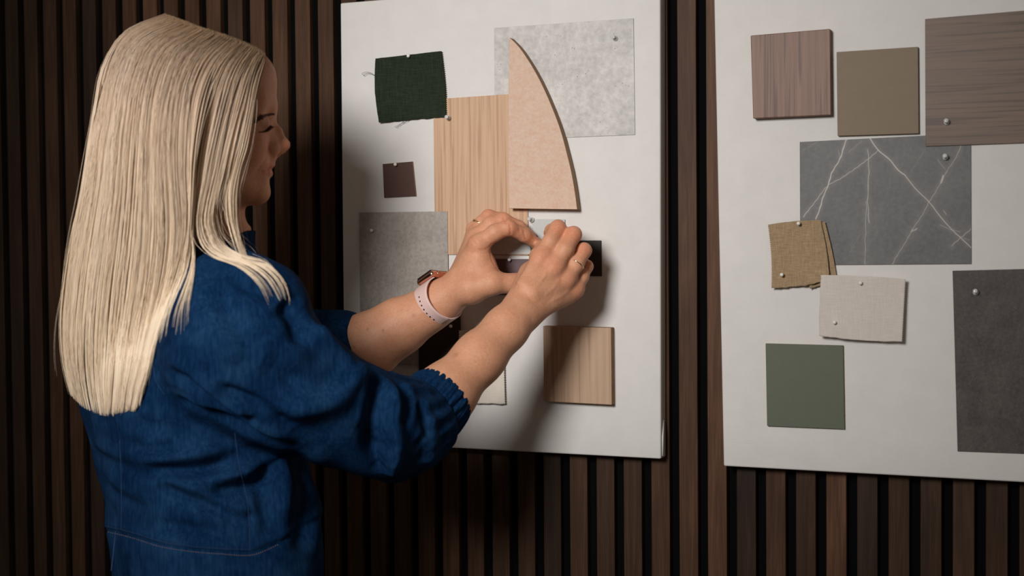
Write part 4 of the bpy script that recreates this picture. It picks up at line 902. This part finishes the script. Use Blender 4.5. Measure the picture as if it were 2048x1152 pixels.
# ---- watch --------------------------------------------------------------------------
wc = P(880, 604, .106); wa = P(908, 584, .104)-P(845, 627, .108); wa /= np.linalg.norm(wa)
vdir = (wc-CAM)/np.linalg.norm(wc-CAM); wa = wa-.52*vdir; wa /= np.linalg.norm(wa); nd = np.cross(wa, vdir); nd /= np.linalg.norm(nd)
if (nd@VR) > 0: nd = -nd                     # dorsal side: up-left in view
tn_ = np.cross(nd, wa); tn_ /= np.linalg.norm(tn_)
if tn_@vdir > 0: tn_ = -tn_                  # towards the camera
_a = math.radians(28); nd, tn_ = nd*math.cos(_a)-tn_*math.sin(_a), tn_*math.cos(_a)+nd*math.sin(_a)
wat = bpy.data.objects.new('smartwatch', None); COL.objects.link(wat); wat.location = wc; tag(wat, 'rose gold smartwatch with a pale pink rubber strap on the left wrist', 'watch')
def ringpt(a, r1, r2, ctr): return ctr+math.cos(a)*nd*r1+math.sin(a)*tn_*r2
rA, rB = .0300, .0335; ctr = wc
def strap(a0, a1, hw0, hw1, off, n=60, name='strap', th=.0021):
    V = []; F = []
    for k in range(n+1):
        a = a0+(a1-a0)*k/n; hw = hw0+(hw1-hw0)*min(1, 2.2*k/n); c0 = ringpt(a, rA+off, rB+off, ctr); e = ringpt(a, rA+off+th, rB+off+th, ctr)
        for c_ in (c0, e):
            for u in (-1, -.85, .85, 1): V.append(c_+wa*hw*u-(e-c0)*(.35 if abs(u) == 1 and c_ is e else 0)*1.0)
    for k in range(n):
        b = k*8; d = b+8; o_ = [0, 1, 2, 3, 7, 6, 5, 4]
        for m in range(8): x, y = o_[m], o_[(m+1) % 8]; F.append([b+x, b+y, d+y, d+x])
    F += [[0, 1, 2, 3, 7, 6, 5, 4][::-1], [n*8+x for x in [0, 1, 2, 3, 7, 6, 5, 4]]]
    return mkobj(name, V, F, M['strap'], wat, smooth=False)
st = strap(.42, 2.95, .0165, .0145, .0012); strap(-.42, -3.5, .0165, .0100, -.0012)
for k in range(7):
    a = 1.42+k*.19; c_ = ringpt(a, rA+.0034, rB+.0034, ctr); n_ = c_-ctr; n_ -= wa*(n_@wa); n_ /= np.linalg.norm(n_)
    v_, f__ = lathe([(.0013, -.0006), (.0013, .00005)], c_, n_, 12); o = mkobj('strap_hole', v_, f__, M['hole'] if k < 5 else M['steel'], st)
# case
def rbox(c_, A3, h, r, name, mat, parent, seg=4):
    bm = bmesh.new(); bmesh.ops.create_cube(bm, size=2)
    for v in bm.verts: p = c_+sum(A3[k]*h[k]*v.co[k] for k in range(3)); v.co = Vector(p)-Vector(c_)
    bmesh.ops.recalc_face_normals(bm, faces=bm.faces)
    me = bpy.data.meshes.new(name); bm.to_mesh(me); bm.free(); me.materials.append(mat); o = bpy.data.objects.new(name, me); COL.objects.link(o); o.parent = parent; o.location = Vector(c_)-wloc(parent)
    bevel(o, r, seg); [setattr(p, 'use_smooth', True) for p in me.polygons]; return o
cc = ctr+nd*(rA+.0058)
rbox(cc, (wa, tn_, nd), (.0175, .0185, .0048), .0042, 'case', M['rosegold'], wat)
rbox(cc+nd*.0046, (wa, tn_, nd), (.0150, .0170, .0010), .0009, 'screen', M['glass_black'], wat)
rbox(cc-nd*.0052, (wa, tn_, nd), (.0120, .0120, .0016), .0012, 'sensor_back', M['glass_black'], wat)
v_, f__ = lathe([(.0032, 0), (.0034, .0004), (.0034, .0018), (.0028, .0024)], cc+wa*.0160+tn_*.005, wa, 18); mkobj('crown', v_, f__, M['rosegold'], wat, smooth=True)
# rings
def finger_ring(name, px, py, w, ax_, r, wire, label, chain=False):
    c_ = P(px, py, w); ax_ = ax_/np.linalg.norm(ax_); e1 = np.cross(ax_, Zu); e1 /= np.linalg.norm(e1); e2 = np.cross(ax_, e1)
    loop = lambda a, rr: c_+rr*(math.cos(a)*e1+math.sin(a)*e2)
    if chain:
        parts = []
        for k in range(22):
            a = 2*math.pi*k/22; L0 = [loop(a+.13*math.cos(b), r)+ax_*.0011*math.sin(b)*(1 if k % 2 else .5) for b in np.linspace(0, 2*math.pi, 11)]; parts.append(tube(L0, wire, 5, False))
        V, F = merge(parts)
    else: V, F = tube([loop(a, r) for a in np.linspace(0, 2*math.pi, 49)], [wire*(1+.5*max(0, math.cos(3*a))**6) for a in np.linspace(0, 2*math.pi, 49)], 8, False)
    o = mkobj(name, V, F, M['gold'], smooth=True); return tag(o, label, 'ring')
finger_ring('finger_ring', 1152.5, 528.5, .1237, P(1168, 501, .110)-P(1133, 557, .132), .0106, .0009, 'gold band on the ring finger of the right hand')
finger_ring('chain_ring', 960, 449, .0605, P(976, 431, .052)-P(949, 471, .063), .0114, .0005, 'thin gold chain ring on the left hand', True)
